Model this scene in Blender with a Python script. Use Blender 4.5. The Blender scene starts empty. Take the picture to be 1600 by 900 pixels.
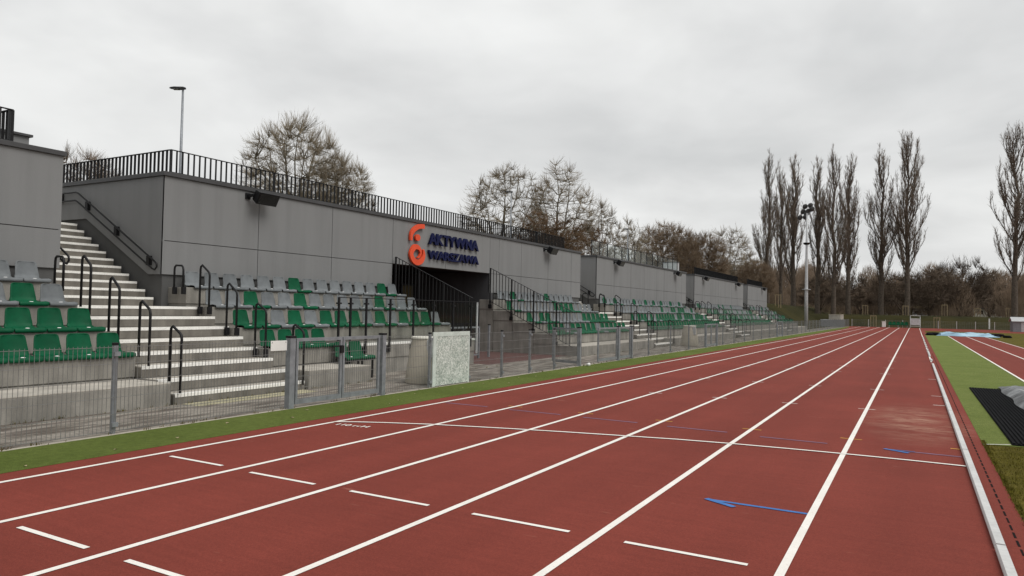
import bpy, bmesh, math, random
from mathutils import Vector, Matrix
R = math.radians
scene = bpy.context.scene
col = scene.collection
rnd = random.Random(7)
ORD = ('first second third fourth fifth sixth seventh eighth ninth tenth eleventh twelfth thirteenth fourteenth fifteenth '
       'sixteenth seventeenth eighteenth nineteenth twentieth').split()
TENS = {2: 'twenty', 3: 'thirty', 4: 'forty'}
def ordinal(n):
    if n <= 20: return ORD[n-1]
    t, u = divmod(n, 10)
    return TENS[t][:-1]+'ieth' if u == 0 else TENS[t]+'-'+ORD[u-1]

# ------------------------------------------------------------------ materials
def node_mat(name):
    m = bpy.data.materials.new(name); m.use_nodes = True
    nt = m.node_tree; b = nt.nodes['Principled BSDF']
    return m, nt, b
def noise(nt, scale, detail=4, stretch=None, rough=.55):
    g = nt.nodes.new('ShaderNodeNewGeometry')
    n = nt.nodes.new('ShaderNodeTexNoise'); n.inputs['Scale'].default_value = scale
    n.inputs['Detail'].default_value = detail; n.inputs['Roughness'].default_value = rough
    if stretch:
        mp = nt.nodes.new('ShaderNodeMapping'); mp.inputs['Scale'].default_value = stretch
        nt.links.new(g.outputs['Position'], mp.inputs['Vector']); nt.links.new(mp.outputs[0], n.inputs['Vector'])
    else: nt.links.new(g.outputs['Position'], n.inputs['Vector'])
    return n
def ramp(nt, src, stops):
    r = nt.nodes.new('ShaderNodeValToRGB'); e = r.color_ramp.elements
    while len(e) < len(stops): e.new(.5)
    for i, (p, c) in enumerate(stops):
        e[i].position = p; e[i].color = (*c, 1) if len(c) == 3 else c
    nt.links.new(src, r.inputs[0]); return r
def mixc(nt, a, b, fac, mode='MIX'):
    m = nt.nodes.new('ShaderNodeMix'); m.data_type = 'RGBA'; m.blend_type = mode
    for s, v in ((6, a), (7, b)):
        if isinstance(v, tuple): m.inputs[s].default_value = (*v, 1)
        else: nt.links.new(v, m.inputs[s])
    if isinstance(fac, (int, float)): m.inputs[0].default_value = fac
    else: nt.links.new(fac, m.inputs[0])
    return m.outputs[2]
def bump(nt, b, src, strength, dist=.01):
    k = nt.nodes.new('ShaderNodeBump'); k.inputs['Strength'].default_value = strength
    k.inputs['Distance'].default_value = dist
    nt.links.new(src, k.inputs['Height']); nt.links.new(k.outputs[0], b.inputs['Normal'])
def sc(c, f): return tuple(min(1, x*f) for x in c)
def pmat(name, base, var=.15, scale=6, rough=.8, metal=0, spec=.3, bm=0, bscale=150, bdist=.004, stretch=None, fine=0, fscale=120):
    m, nt, b = node_mat(name)
    n = noise(nt, scale, 5, stretch)
    r = ramp(nt, n.outputs[0], [(.3, sc(base, 1-var)), (.7, sc(base, 1+var))])
    c = r.outputs[0]
    if fine:
        f = noise(nt, fscale, 2)
        fr = ramp(nt, f.outputs[0], [(.35, (1-fine,)*3), (.65, (1+fine,)*3)])
        c = mixc(nt, c, fr.outputs[0], 1.0, 'MULTIPLY')
    nt.links.new(c, b.inputs['Base Color'])
    b.inputs['Roughness'].default_value = rough; b.inputs['Metallic'].default_value = metal
    b.inputs['Specular IOR Level'].default_value = spec
    if bm: bump(nt, b, noise(nt, bscale, 3).outputs[0], bm, bdist)
    return m
def concrete(name, base, streak=.35):
    m, nt, b = node_mat(name)
    a = ramp(nt, noise(nt, 2.2, 6).outputs[0], [(.3, sc(base, .78)), (.72, sc(base, 1.18))])
    s = ramp(nt, noise(nt, 5, 4, (1, 1, .12)).outputs[0], [(.35, (1-streak,)*3), (.62, (1.04,)*3)])
    c = mixc(nt, a.outputs[0], s.outputs[0], .8, 'MULTIPLY')
    f = ramp(nt, noise(nt, 90, 2).outputs[0], [(.35, (.86,)*3), (.6, (1.05,)*3)])
    c = mixc(nt, c, f.outputs[0], .7, 'MULTIPLY')
    p = ramp(nt, noise(nt, 26, 2).outputs[0], [(.24, (.55,)*3), (.30, (1,)*3)])
    c = mixc(nt, c, p.outputs[0], .6, 'MULTIPLY')
    nt.links.new(c, b.inputs['Base Color']); b.inputs['Roughness'].default_value = .85
    b.inputs['Specular IOR Level'].default_value = .25
    bump(nt, b, noise(nt, 60, 4).outputs[0], .25, .004)
    return m
def stucco(name, base):
    m, nt, b = node_mat(name)
    a = ramp(nt, noise(nt, .45, 5).outputs[0], [(.3, sc(base, .96)), (.7, sc(base, 1.03))])
    s = ramp(nt, noise(nt, 3.2, 6, (1, 1, .07)).outputs[0], [(.32, (.88,)*3), (.56, (1.01,)*3)])
    c = mixc(nt, a.outputs[0], s.outputs[0], .7, 'MULTIPLY')
    f = ramp(nt, noise(nt, 70, 2).outputs[0], [(.3, (.93,)*3), (.7, (1.05,)*3)])
    c = mixc(nt, c, f.outputs[0], 1., 'MULTIPLY')
    nt.links.new(c, b.inputs['Base Color']); b.inputs['Roughness'].default_value = .92
    b.inputs['Specular IOR Level'].default_value = .15
    bump(nt, b, noise(nt, 180, 2).outputs[0], .3, .003)
    return m
M = {}
M['wall'] = stucco('grey_render', (.232, .234, .235))
M['base'] = stucco('dark_grey_render', (.105, .105, .104))
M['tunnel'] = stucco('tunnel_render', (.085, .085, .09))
M['shade_in'] = pmat('tunnel_shade', (.012, .012, .013), .2, 3)  # deep shade inside the tunnel, painted as near-black walls and ceiling
M['joint'] = pmat('joint_dark', (.012, .011, .011), .1, 6, .9, 0, .05)
M['coping'] = pmat('coping_metal', (.06, .06, .062), .12, 3, .5, 0, .4)
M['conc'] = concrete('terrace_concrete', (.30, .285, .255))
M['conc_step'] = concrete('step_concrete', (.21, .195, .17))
M['conc_skylit'] = concrete('skylit_concrete', (.44, .41, .36), .12)  # same concrete painted paler for the sky light on upward faces
M['nosing'] = pmat('white_nosing', (.86, .85, .81), .06, 5, .6, fine=.08, fscale=40)
M['kerb'] = pmat('kerb_white', (.56, .56, .55), .1, 2, .6, fine=.06, fscale=30)
M['black'] = pmat('black_paint', (.008, .008, .009), .2, 10, .5, 0, .3)
def objvar(m, a=.1):
    nt = m.node_tree; b = nt.nodes['Principled BSDF']; l = b.inputs['Base Color'].links[0].from_socket
    oi = nt.nodes.new('ShaderNodeObjectInfo'); r = ramp(nt, oi.outputs['Random'], [(0, (1-a,)*3), (1, (1+a,)*3)])
    d = ramp(nt, noise(nt, 9, 4).outputs[0], [(.3, (.86,)*3), (.6, (1.03,)*3)])
    c = mixc(nt, l, r.outputs[0], 1., 'MULTIPLY'); c = mixc(nt, c, d.outputs[0], .9, 'MULTIPLY')
    nt.links.new(c, b.inputs['Base Color'])
M['green'] = pmat('green_plastic', (.001, .082, .034), .12, 4, .5, 0, .16)
M['green2'] = pmat('green_plastic_faded', (.008, .10, .048), .15, 4, .5, 0, .16)
M['grey'] = pmat('grey_plastic', (.165, .178, .186), .08, 4, .5, 0, .16)
for k_ in ('green', 'green2', 'grey'): objvar(M[k_], .11)
M['white'] = pmat('white_plastic', (.78, .78, .76), .05, 5, .5)
M['galv'] = pmat('galvanised_steel', (.25, .265, .285), .2, 9, .5, .35, .5)
M['wire'] = pmat('wire_steel', (.22, .22, .215), .15, 9, .5, .4, .5)
M['galv_light'] = pmat('pale_steel', (.5, .51, .52), .12, 5, .5, .2, .5)
M['beige'] = pmat('beige_concrete', (.44, .40, .33), .12, 3, .85, fine=.06)
M['cream'] = pmat('cream_lid', (.7, .68, .6), .08, 4, .6)
M['orange'] = pmat('orange_red_paint', (.75, .085, .03), .08, 2, .5)
M['navy'] = pmat('navy_paint', (.004, .007, .048), .15, 2, .6, 0, .2)
M['red_pave'] = pmat('red_rubber', (.11, .05, .045), .2, 2, .9, fine=.1)
M['tactile'] = pmat('tactile_paving', (.36, .33, .22), .25, 3, .9, fine=.2, fscale=25)
M['bark'] = pmat('bark', (.10, .082, .066), .35, 4, .95, spec=.1)
M['bark_light'] = pmat('pale_bark', (.16, .14, .105), .35, 4, .95, spec=.1)
M['twig'] = pmat('twig', (.19, .150, .118), .3, 1.5, .95, spec=.1)
M['twig_tan'] = pmat('tan_twig', (.25, .21, .155), .3, 1.5, .95, spec=.1)
M['twig_brown'] = pmat('brown_twig', (.22, .165, .115), .3, 1.5, .95, spec=.1)
M['twig_red'] = pmat('russet_twig', (.15, .098, .06), .3, 1.5, .95, spec=.1)
M['twig_dark'] = pmat('dark_twig', (.13, .10, .076), .3, 1.5, .95, spec=.1)
M['twig_wood'] = pmat('wood_twig', (.27, .205, .15), .5, .25, .95, spec=.1)
M['stake'] = pmat('pale_timber', (.28, .22, .13), .15, 6, .8)
M['mat_black'] = pmat('black_rubber', (.005, .005, .006), .3, 3, .9, 0, .08)
M['brown'] = pmat('brown_door', (.07, .055, .02), .15, 3, .6)
M['lens'] = pmat('dark_lens', (.008, .008, .01), .2, 3, .2, 0, .6)
M['tan_box'] = pmat('tan_crate', (.33, .31, .27), .2, 2, .8)
M['leaf'] = pmat('dry_leaf', (.4, .33, .2), .3, 20, .9)

def track_mat():
    m, nt, b = node_mat('red_track')
    base = (.205, .0425, .0302)
    a = ramp(nt, noise(nt, .5, 6).outputs[0], [(.3, sc(base, .9)), (.7, sc(base, 1.1))])
    st = ramp(nt, noise(nt, 6, 4, (.25, 3, 1)).outputs[0], [(.3, (.92,)*3), (.7, (1.06,)*3)])
    c = mixc(nt, a.outputs[0], st.outputs[0], .9, 'MULTIPLY')
    g = ramp(nt, noise(nt, 230, 2).outputs[0], [(.3, (.62,)*3), (.7, (1.32,)*3)])
    c = mixc(nt, c, g.outputs[0], .8, 'MULTIPLY')
    g2 = ramp(nt, noise(nt, 75, 3).outputs[0], [(.32, (.84,)*3), (.68, (1.14,)*3)])
    c = mixc(nt, c, g2.outputs[0], .8, 'MULTIPLY')
    lw = ramp(nt, noise(nt, 1.3, 3, (1.0, .05, 1)).outputs[0], [(.35, (.9,)*3), (.65, (1.06,)*3)])
    c = mixc(nt, c, lw.outputs[0], .9, 'MULTIPLY')
    # pale scuffs
    w = ramp(nt, noise(nt, 4, 5, (.5, 2.2, 1)).outputs[0], [(.69, (0, 0, 0)), (.78, (1, 1, 1))])
    c = mixc(nt, c, (.34, .14, .10), w.outputs[0])
    # sand carried onto the inside lane beside the pit
    geo = nt.nodes.new('ShaderNodeNewGeometry')
    sub = nt.nodes.new('ShaderNodeVectorMath'); sub.operation = 'SUBTRACT'; sub.inputs[1].default_value = (.02, 12.5, 0)
    nt.links.new(geo.outputs['Position'], sub.inputs[0])
    mul = nt.nodes.new('ShaderNodeVectorMath'); mul.operation = 'MULTIPLY'; mul.inputs[1].default_value = (1.15, .38, 1)
    nt.links.new(sub.outputs[0], mul.inputs[0])
    ln = nt.nodes.new('ShaderNodeVectorMath'); ln.operation = 'LENGTH'; nt.links.new(mul.outputs[0], ln.inputs[0])
    d = ramp(nt, ln.outputs['Value'], [(.1, (.95,)*3), (1.25, (0, 0, 0))])
    dn = ramp(nt, noise(nt, 5, 7, (.7, 3, 1), .7).outputs[0], [(.40, (.0,)*3), (.60, (1,)*3)])
    dd = mixc(nt, d.outputs[0], dn.outputs[0], 1., 'MULTIPLY')
    dm = ramp(nt, noise(nt, 1.5, 4, (.6, 1.4, 1)).outputs[0], [(.36, (.12,)*3), (.58, (1,)*3)])
    dd = mixc(nt, dd, dm.outputs[0], 1., 'MULTIPLY')
    c = mixc(nt, c, (.40, .235, .17), dd)
    pass
    # sheen gets paler away from the viewer in the real surface through its roughness
    nt.links.new(c, b.inputs['Base Color']); b.inputs['Roughness'].default_value = .9
    b.inputs['Specular IOR Level'].default_value = .16
    bump(nt, b, noise(nt, 260, 2).outputs[0], .7, .003)
    return m
M['track'] = track_mat()
def line_mat():
    m, nt, b = node_mat('white_line_paint')
    a = ramp(nt, noise(nt, 3, 5).outputs[0], [(.3, (.80, .76, .70)), (.7, (.90, .87, .82))])
    g = ramp(nt, noise(nt, 230, 2).outputs[0], [(.3, (.8,)*3), (.6, (1.03,)*3)])
    c = mixc(nt, a.outputs[0], g.outputs[0], .8, 'MULTIPLY')
    w = ramp(nt, noise(nt, 45, 4).outputs[0], [(.62, (0, 0, 0)), (.78, (.6,)*3)])
    c = mixc(nt, c, (.4, .2, .16), w.outputs[0])
    nt.links.new(c, b.inputs['Base Color']); b.inputs['Roughness'].default_value = .8
    bump(nt, b, noise(nt, 260, 2).outputs[0], .5, .002)
    return m
M['line'] = line_mat()
M['blue_line'] = pmat('blue_line_paint', (.05, .16, .42), .2, 8, .8, fine=.2, fscale=200)
M['blue_faint'] = pmat('faded_blue_paint', (.19, .12, .19), .2, 8, .8, fine=.2, fscale=200)
M['yellow_line'] = pmat('yellow_line_paint', (.62, .34, .06), .2, 8, .8, fine=.2, fscale=200)
def grass_mat(name, c1, c2, c3, fs=160, sf=.5):
    m, nt, b = node_mat(name)
    a = ramp(nt, noise(nt, sf, 6).outputs[0], [(.3, c1), (.5, c2), (.72, c3)])
    g = ramp(nt, noise(nt, fs, 3).outputs[0], [(.3, (.5,)*3), (.72, (1.45,)*3)])
    c = mixc(nt, a.outputs[0], g.outputs[0], .85, 'MULTIPLY')
    k = ramp(nt, noise(nt, 12, 5).outputs[0], [(.3, (.78,)*3), (.7, (1.15,)*3)])
    c = mixc(nt, c, k.outputs[0], .8, 'MULTIPLY')
    nt.links.new(c, b.inputs['Base Color']); b.inputs['Roughness'].default_value = .95
    b.inputs['Specular IOR Level'].default_value = .1
    bump(nt, b, noise(nt, fs, 3).outputs[0], .9, .012)
    return m
M['turf'] = grass_mat('synthetic_turf', (.095, .128, .027), (.115, .150, .034), (.135, .168, .043))
M['turf_r'] = grass_mat('synthetic_turf_bright', (.135, .172, .042), (.155, .192, .05), (.175, .207, .06), 160, .9)
M['lawn'] = grass_mat('winter_lawn', (.075, .064, .008), (.105, .088, .012), (.145, .115, .022), 90, 1.5)
M['blade'] = grass_mat('grass_blade', (.085, .085, .012), (.12, .105, .016), (.20, .165, .05), 60, 4)
M['bank'] = grass_mat('bank_grass', (.022, .022, .007), (.036, .033, .010), (.052, .043, .014), 40, .25)
def paving_mat():
    m, nt, b = node_mat('paving')
    geo = nt.nodes.new('ShaderNodeNewGeometry')
    mp = nt.nodes.new('ShaderNodeMapping'); mp.inputs['Rotation'].default_value = (0, 0, R(90))
    nt.links.new(geo.outputs['Position'], mp.inputs[0])
    br = nt.nodes.new('ShaderNodeTexBrick'); br.inputs['Scale'].default_value = 2.5
    br.inputs['Mortar Size'].default_value = .012; br.inputs['Bias'].default_value = 0
    br.inputs['Brick Width'].default_value = .5; br.inputs['Row Height'].default_value = .25
    br.inputs['Color1'].default_value = (.30, .275, .235, 1); br.inputs['Color2'].default_value = (.22, .19, .165, 1)
    br.inputs['Mortar'].default_value = (.12, .105, .09, 1)
    nt.links.new(mp.outputs[0], br.inputs['Vector'])
    s = ramp(nt, noise(nt, 1.7, 6, (3.2, .55, 1)).outputs[0], [(.40, (.40, .36, .33)), (.56, (1.08,)*3)])
    c = mixc(nt, br.outputs['Color'], s.outputs[0], .95, 'MULTIPLY')
    g = ramp(nt, noise(nt, 80, 3).outputs[0], [(.3, (.8,)*3), (.7, (1.15,)*3)])
    c = mixc(nt, c, g.outputs[0], .8, 'MULTIPLY')
    nt.links.new(c, b.inputs['Base Color']); b.inputs['Roughness'].default_value = .9
    return m
M['paving'] = paving_mat()
def tarp(name, c1, c2, c3, sf=3):
    m, nt, b = node_mat(name)
    a = ramp(nt, noise(nt, sf, 5).outputs[0], [(.34, c1), (.5, c2), (.68, c3)])
    nt.links.new(a.outputs[0], b.inputs['Base Color']); b.inputs['Roughness'].default_value = .4
    b.inputs['Specular IOR Level'].default_value = .5
    bump(nt, b, noise(nt, 9, 5).outputs[0], .8, .05)
    return m
M['tarp_grey'] = tarp('grey_tarpaulin', (.012, .013, .016), (.10, .105, .11), (.3, .31, .32), 2.4)
M['tarp_blue'] = tarp('blue_tarpaulin', (.12, .24, .34), (.28, .5, .66), (.42, .62, .74), .6)
def glass_mat(name, tint, alpha):
    m, nt, b = node_mat(name)
    out = nt.nodes['Material Output']
    t = nt.nodes.new('ShaderNodeBsdfTransparent'); t.inputs[0].default_value = (*tint, 1)
    g = nt.nodes.new('ShaderNodeBsdfGlossy'); g.inputs[0].default_value = (.8, .85, .85, 1); g.inputs[1].default_value = .05
    fr = nt.nodes.new('ShaderNodeLayerWeight'); fr.inputs[0].default_value = .03
    mx = nt.nodes.new('ShaderNodeMixShader'); nt.links.new(fr.outputs['Facing'], mx.inputs[0])
    nt.links.new(t.outputs[0], mx.inputs[1]); nt.links.new(g.outputs[0], mx.inputs[2])
    nt.links.new(mx.outputs[0], out.inputs[0])
    return m
M['glass'] = glass_mat('clear_glass', (.93, .95, .94), 0)
def crazed():
    m, nt, b = node_mat('shattered_glass')
    out = nt.nodes['Material Output']
    geo = nt.nodes.new('ShaderNodeNewGeometry')
    v = nt.nodes.new('ShaderNodeTexVoronoi'); v.feature = 'DISTANCE_TO_EDGE'; v.inputs['Scale'].default_value = 60
    nt.links.new(geo.outputs['Position'], v.inputs['Vector'])
    vc = nt.nodes.new('ShaderNodeTexVoronoi'); vc.inputs['Scale'].default_value = 42
    nt.links.new(geo.outputs['Position'], vc.inputs['Vector'])
    col_ = ramp(nt, vc.outputs['Color'], [(.15, (.36, .42, .38)), (.5, (.62, .66, .62)), (.8, (.90, .92, .88))])
    b.inputs['Roughness'].default_value = .3
    nt.links.new(col_.outputs[0], b.inputs['Base Color'])
    t = nt.nodes.new('ShaderNodeBsdfTransparent'); t.inputs[0].default_value = (.75, .85, .8, 1)
    mx = nt.nodes.new('ShaderNodeMixShader')
    big = noise(nt, 2.2, 5)
    f1 = ramp(nt, big.outputs[0], [(.36, (.42,)*3), (.62, (.82,)*3)])
    e = ramp(nt, v.outputs['Distance'], [(.02, (1,)*3), (.09, (0, 0, 0))])
    f = mixc(nt, f1.outputs[0], (1, 1, 1), e.outputs[0])
    nt.links.new(f, mx.inputs[0])
    nt.links.new(t.outputs[0], mx.inputs[1]); nt.links.new(b.outputs[0], mx.inputs[2])
    nt.links.new(mx.outputs[0], out.inputs[0])
    return m
M['crazed'] = crazed()
M['pale_glass'] = pmat('pale_glass_edge', (.58, .64, .60), .1, 8, .35, fine=.1, fscale=60)

# ------------------------------------------------------------------ object helpers
def tag(o, label=None, cat=None, group=None, kind=None):
    if label: o['label'] = label
    if cat: o['category'] = cat
    if group: o['group'] = group
    if kind: o['kind'] = kind
    return o
def thing(name, label, cat, loc=(0, 0, 0), group=None):
    o = bpy.data.objects.new(name, None); col.objects.link(o); o.location = loc; o.empty_display_size = .1
    return tag(o, label, cat, group)
class MB:
    def __init__(s): s.v = []; s.f = []
    def add(s, vs, fs):
        n = len(s.v); s.v += [tuple(p) for p in vs]; s.f += [tuple(i+n for i in f) for f in fs]
        return s
    def box(s, x0, x1, y0, y1, z0, z1):
        x0, x1 = min(x0, x1), max(x0, x1); y0, y1 = min(y0, y1), max(y0, y1); z0, z1 = min(z0, z1), max(z0, z1)
        return s.add([(x0, y0, z0), (x1, y0, z0), (x1, y1, z0), (x0, y1, z0), (x0, y0, z1), (x1, y0, z1), (x1, y1, z1), (x0, y1, z1)],
              [(0, 3, 2, 1), (4, 5, 6, 7), (0, 1, 5, 4), (1, 2, 6, 5), (2, 3, 7, 6), (3, 0, 4, 7)])
    def bar(s, p, q, w, h, up=(0, 0, 1)):
        p, q = Vector(p), Vector(q); d = (q-p).normalized(); up = Vector(up)
        if abs(d.dot(up)) > .98: up = Vector((1, 0, 0))
        a = d.cross(up).normalized()*w/2; b = a.cross(d).normalized()*h/2
        vs = [p-a-b, p+a-b, p+a+b, p-a+b, q-a-b, q+a-b, q+a+b, q-a+b]
        return s.add(vs, [(0, 1, 2, 3), (7, 6, 5, 4), (0, 4, 5, 1), (1, 5, 6, 2), (2, 6, 7, 3), (3, 7, 4, 0)])
    def tube(s, pts, r, n=8, cap=True):
        pts = [Vector(p) for p in pts]; rs = r if isinstance(r, (list, tuple)) else [r]*len(pts)
        base = len(s.v); a = None
        for i, p in enumerate(pts):
            d = (pts[min(i+1, len(pts)-1)]-pts[max(i-1, 0)])
            d = d.normalized() if d.length > 1e-9 else Vector((0, 0, 1))
            if a is None: a = d.orthogonal().normalized()
            a = (a-d*a.dot(d))
            a = a.normalized() if a.length > 1e-6 else d.orthogonal().normalized()
            b = d.cross(a)
            for k in range(n):
                t = 2*math.pi*k/n; s.v.append(tuple(p+(a*math.cos(t)+b*math.sin(t))*rs[i]))
        for i in range(len(pts)-1):
            for k in range(n):
                k2 = (k+1) % n; o = base+i*n
                s.f.append((o+k, o+k2, o+n+k2, o+n+k))
        if cap:
            s.f.append(tuple(base+k for k in reversed(range(n)))); o = base+(len(pts)-1)*n
            s.f.append(tuple(o+k for k in range(n)))
        return s
    def lathe(s, c, prof, n=24):
        base = len(s.v)
        for r, z in prof:
            for k in range(n):
                t = 2*math.pi*k/n; s.v.append((c[0]+r*math.cos(t), c[1]+r*math.sin(t), c[2]+z))
        for i in range(len(prof)-1):
            for k in range(n):
                k2 = (k+1) % n; o = base+i*n
                s.f.append((o+k, o+k2, o+n+k2, o+n+k))
        s.f.append(tuple(base+k for k in reversed(range(n)))); o = base+(len(prof)-1)*n
        s.f.append(tuple(o+k for k in range(n)))
        return s
    def prism(s, poly, vec):
        # poly: 3-D polygon, extruded along vec
        n = len(poly); vec = Vector(vec)
        a = [Vector(p) for p in poly]; b = [p+vec for p in a]
        fs = [tuple(range(n)), tuple(reversed(range(n, 2*n)))]
        fs += [(i, i+n, (i+1) % n+n, (i+1) % n) for i in range(n)]
        return s.add(a+b, fs)
    def mesh(s, name, mat, smooth=False, fix=True):
        me = bpy.data.meshes.new(name); me.from_pydata(s.v, [], s.f); me.update()
        if fix:
            bm = bmesh.new(); bm.from_mesh(me); bmesh.ops.recalc_face_normals(bm, faces=bm.faces); bm.to_mesh(me); bm.free()
        if mat: me.materials.append(mat)
        if smooth:
            me.polygons.foreach_set('use_smooth', [True]*len(me.polygons))
        return me
    def build(s, name, mat, parent=None, smooth=False, fix=True, bevel=0):
        me = s.mesh(name, mat, smooth, fix)
        return link(name, me, parent, bevel)
def link(name, me, parent=None, bevel=0):
    o = bpy.data.objects.new(name, me); col.objects.link(o)
    if parent is not None:
        o.parent = parent
        l = parent.location if parent.parent is None else Vector((0, 0, 0))
        o.location = -l if l.length else (0, 0, 0)
    if bevel:
        md = o.modifiers.new('bevel', 'BEVEL'); md.width = bevel; md.segments = 2; md.limit_method = 'ANGLE'
    return o
def struct(o): o['kind'] = 'structure'; return o
def sheet(name, mat, poly, z):
    mb = MB(); mb.add([(x, y, z) for x, y in poly], [tuple(range(len(poly)))])
    return struct(mb.build(name, mat))
def strip(name, mat, pts, w, z):
    # a painted line of width w along pts
    L, Rr = [], []
    for i, p in enumerate(pts):
        a = Vector(pts[max(i-1, 0)]); b = Vector(pts[min(i+1, len(pts)-1)]); d = (b-a).normalized(); n = Vector((-d.y, d.x))*w/2
        L.append((p[0]+n.x, p[1]+n.y, z)); Rr.append((p[0]-n.x, p[1]-n.y, z))
    mb = MB(); n = len(pts)
    mb.add(L+Rr, [(i, i+n, i+n+1, i+1) for i in range(n-1)])
    return struct(mb.build(name, mat))
def copy_tree(o, parent=None):
    c = o.copy(); col.objects.link(c)
    if parent is not None: c.parent = parent
    for ch in list(o.children): copy_tree(ch, c)
    return c

# ------------------------------------------------------------------ camera (24 mm phone lens held at chest height)
F, YAW, PIT, ROLL, H = 1122.5692, .51197, .028694, .020030, 1.576696
fw = Vector((-math.sin(YAW)*math.cos(PIT), math.cos(YAW)*math.cos(PIT), math.sin(PIT)))
r1 = Vector((math.cos(YAW), math.sin(YAW), 0)); u1 = r1.cross(fw)
r2 = r1*math.cos(ROLL)+u1*math.sin(ROLL); u2 = -r1*math.sin(ROLL)+u1*math.cos(ROLL)
cam = bpy.data.objects.new('camera', bpy.data.cameras.new('camera')); col.objects.link(cam)
cam.data.sensor_width = 36; cam.data.lens = F/1600*36; cam.data.clip_end = 5000; cam.data.clip_start = .05
mw = Matrix((r2, u2, -fw)).transposed().to_4x4(); mw.translation = (0, 0, H); cam.matrix_world = mw
scene.camera = cam
scene.view_settings.view_transform = 'Standard'; scene.view_settings.look = 'None'
scene.view_settings.exposure = 0; scene.view_settings.gamma = 1

# ------------------------------------------------------------------ daylight: overcast
SUN_EL, SUN_AZ = R(54), R(95)      # azimuth measured from +Y towards +X
w = bpy.data.worlds.new('World'); scene.world = w; w.use_nodes = True
nt = w.node_tree; nt.nodes.clear()
out = nt.nodes.new('ShaderNodeOutputWorld')
sky = nt.nodes.new('ShaderNodeTexSky'); sky.sky_type = 'NISHITA'; sky.sun_disc = False
sky.sun_elevation = SUN_EL; sky.sun_rotation = SUN_AZ; sky.air_density = 1; sky.dust_density = 4
bg1 = nt.nodes.new('ShaderNodeBackground'); bg1.inputs[1].default_value = .05; nt.links.new(sky.outputs[0], bg1.inputs[0])
tc = nt.nodes.new('ShaderNodeTexCoord')
sep = nt.nodes.new('ShaderNodeSeparateXYZ'); nt.links.new(tc.outputs['Generated'], sep.inputs[0])
# project the direction on a cloud ceiling so that clouds flatten towards the horizon
add = nt.nodes.new('ShaderNodeMath'); add.operation = 'ADD'; add.inputs[1].default_value = .22; nt.links.new(sep.outputs[2], add.inputs[0])
mxx = nt.nodes.new('ShaderNodeMath'); mxx.operation = 'MAXIMUM'; mxx.inputs[1].default_value = .12; nt.links.new(add.outputs[0], mxx.inputs[0])
dv = nt.nodes.new('ShaderNodeVectorMath'); dv.operation = 'SCALE'
inv = nt.nodes.new('ShaderNodeMath'); inv.operation = 'DIVIDE'; inv.inputs[0].default_value = 1; nt.links.new(mxx.outputs[0], inv.inputs[1])
nt.links.new(tc.outputs['Generated'], dv.inputs[0]); nt.links.new(inv.outputs[0], dv.inputs['Scale'])
def wnoise(scale, detail, off, dist=.0):
    mp = nt.nodes.new('ShaderNodeMapping'); mp.inputs['Location'].default_value = off; mp.inputs['Scale'].default_value = (1, 1, .2)
    nt.links.new(dv.outputs[0], mp.inputs[0])
    n = nt.nodes.new('ShaderNodeTexNoise'); n.inputs['Scale'].default_value = scale; n.inputs['Detail'].default_value = detail
    n.inputs['Roughness'].default_value = .5; n.inputs['Distortion'].default_value = dist
    nt.links.new(mp.outputs[0], n.inputs['Vector']); return n
c1 = ramp(nt, wnoise(1.1, 5, (3.1, 1.7, .4), .3).outputs[0], [(.33, (.475, .485, .49)), (.5, (.62, .625, .625)), (.66, (.765, .77, .762))])
c2 = ramp(nt, wnoise(3.6, 6, (7.3, 2.2, 0), .4).outputs[0], [(.3, (.93,)*3), (.7, (1.06,)*3)])
cl = mixc(nt, c1.outputs[0], c2.outputs[0], .8, 'MULTIPLY')
# a paler band low in the sky towards the right
hz = ramp(nt, sep.outputs[2], [(.0, (1, 1, 1)), (.5, (0, 0, 0))])
cl = mixc(nt, cl, (.695, .70, .69), mixc(nt, (0, 0, 0), hz.outputs[0], .55))
bg2 = nt.nodes.new('ShaderNodeBackground'); bg2.inputs[1].default_value = 1.22; nt.links.new(cl, bg2.inputs[0])
ms = nt.nodes.new('ShaderNodeMixShader'); ms.inputs[0].default_value = .93
nt.links.new(bg1.outputs[0], ms.inputs[1]); nt.links.new(bg2.outputs[0], ms.inputs[2]); nt.links.new(ms.outputs[0], out.inputs[0])
sun = bpy.data.objects.new('sun', bpy.data.lights.new('sun', 'SUN')); col.objects.link(sun)
sun.data.energy = 1.95; sun.data.angle = R(40); sun.data.color = (1, .97, .92)
sd = Vector((math.sin(SUN_AZ)*math.cos(SUN_EL), math.cos(SUN_AZ)*math.cos(SUN_EL), math.sin(SUN_EL)))
sun.rotation_euler = (-sd).to_track_quat('-Z', 'Y').to_euler()
scene.cycles.max_bounces = 8; scene.cycles.transparent_max_bounces = 24

# ------------------------------------------------------------------ ground and track
def smooth(t): t = max(0, min(1, t)); return t*t*(3-2*t)
def hill(x, y):
    h = 1.75*smooth((y-116.5)/7)
    if y > 81.5: h = max(h, 3.0*smooth((-11.2-x)/6.5))
    h = max(h, 3.4*smooth((-21-x)/3))
    h += 6.0*smooth((y-160)/60)
    if x > 40: h = max(h, 0)
    return h
xs = [-900, -400, -200, -120, -80, -60, -48, -40, -34, -30, -27, -25, -24, -23, -22, -21, -20, -18.5, -17.5, -16.5, -15.5, -14.5, -13.5, -12.5, -11.2, -9, -5, 0, 5, 10, 15, 20, 30, 45, 70, 120, 200, 400, 900]
ys = [-300, -60, -20, 0, 20, 40, 60, 81.45, 81.55, 90, 100, 108, 112, 116, 117.5, 119, 120.5, 122, 124, 130, 140, 160, 170, 180, 190, 200, 210, 220, 300, 500, 1000, 2500]
g = MB(); nx = len(xs)
for y in ys:
    for x in xs: g.v.append((x, y, hill(x, y)))
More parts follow.
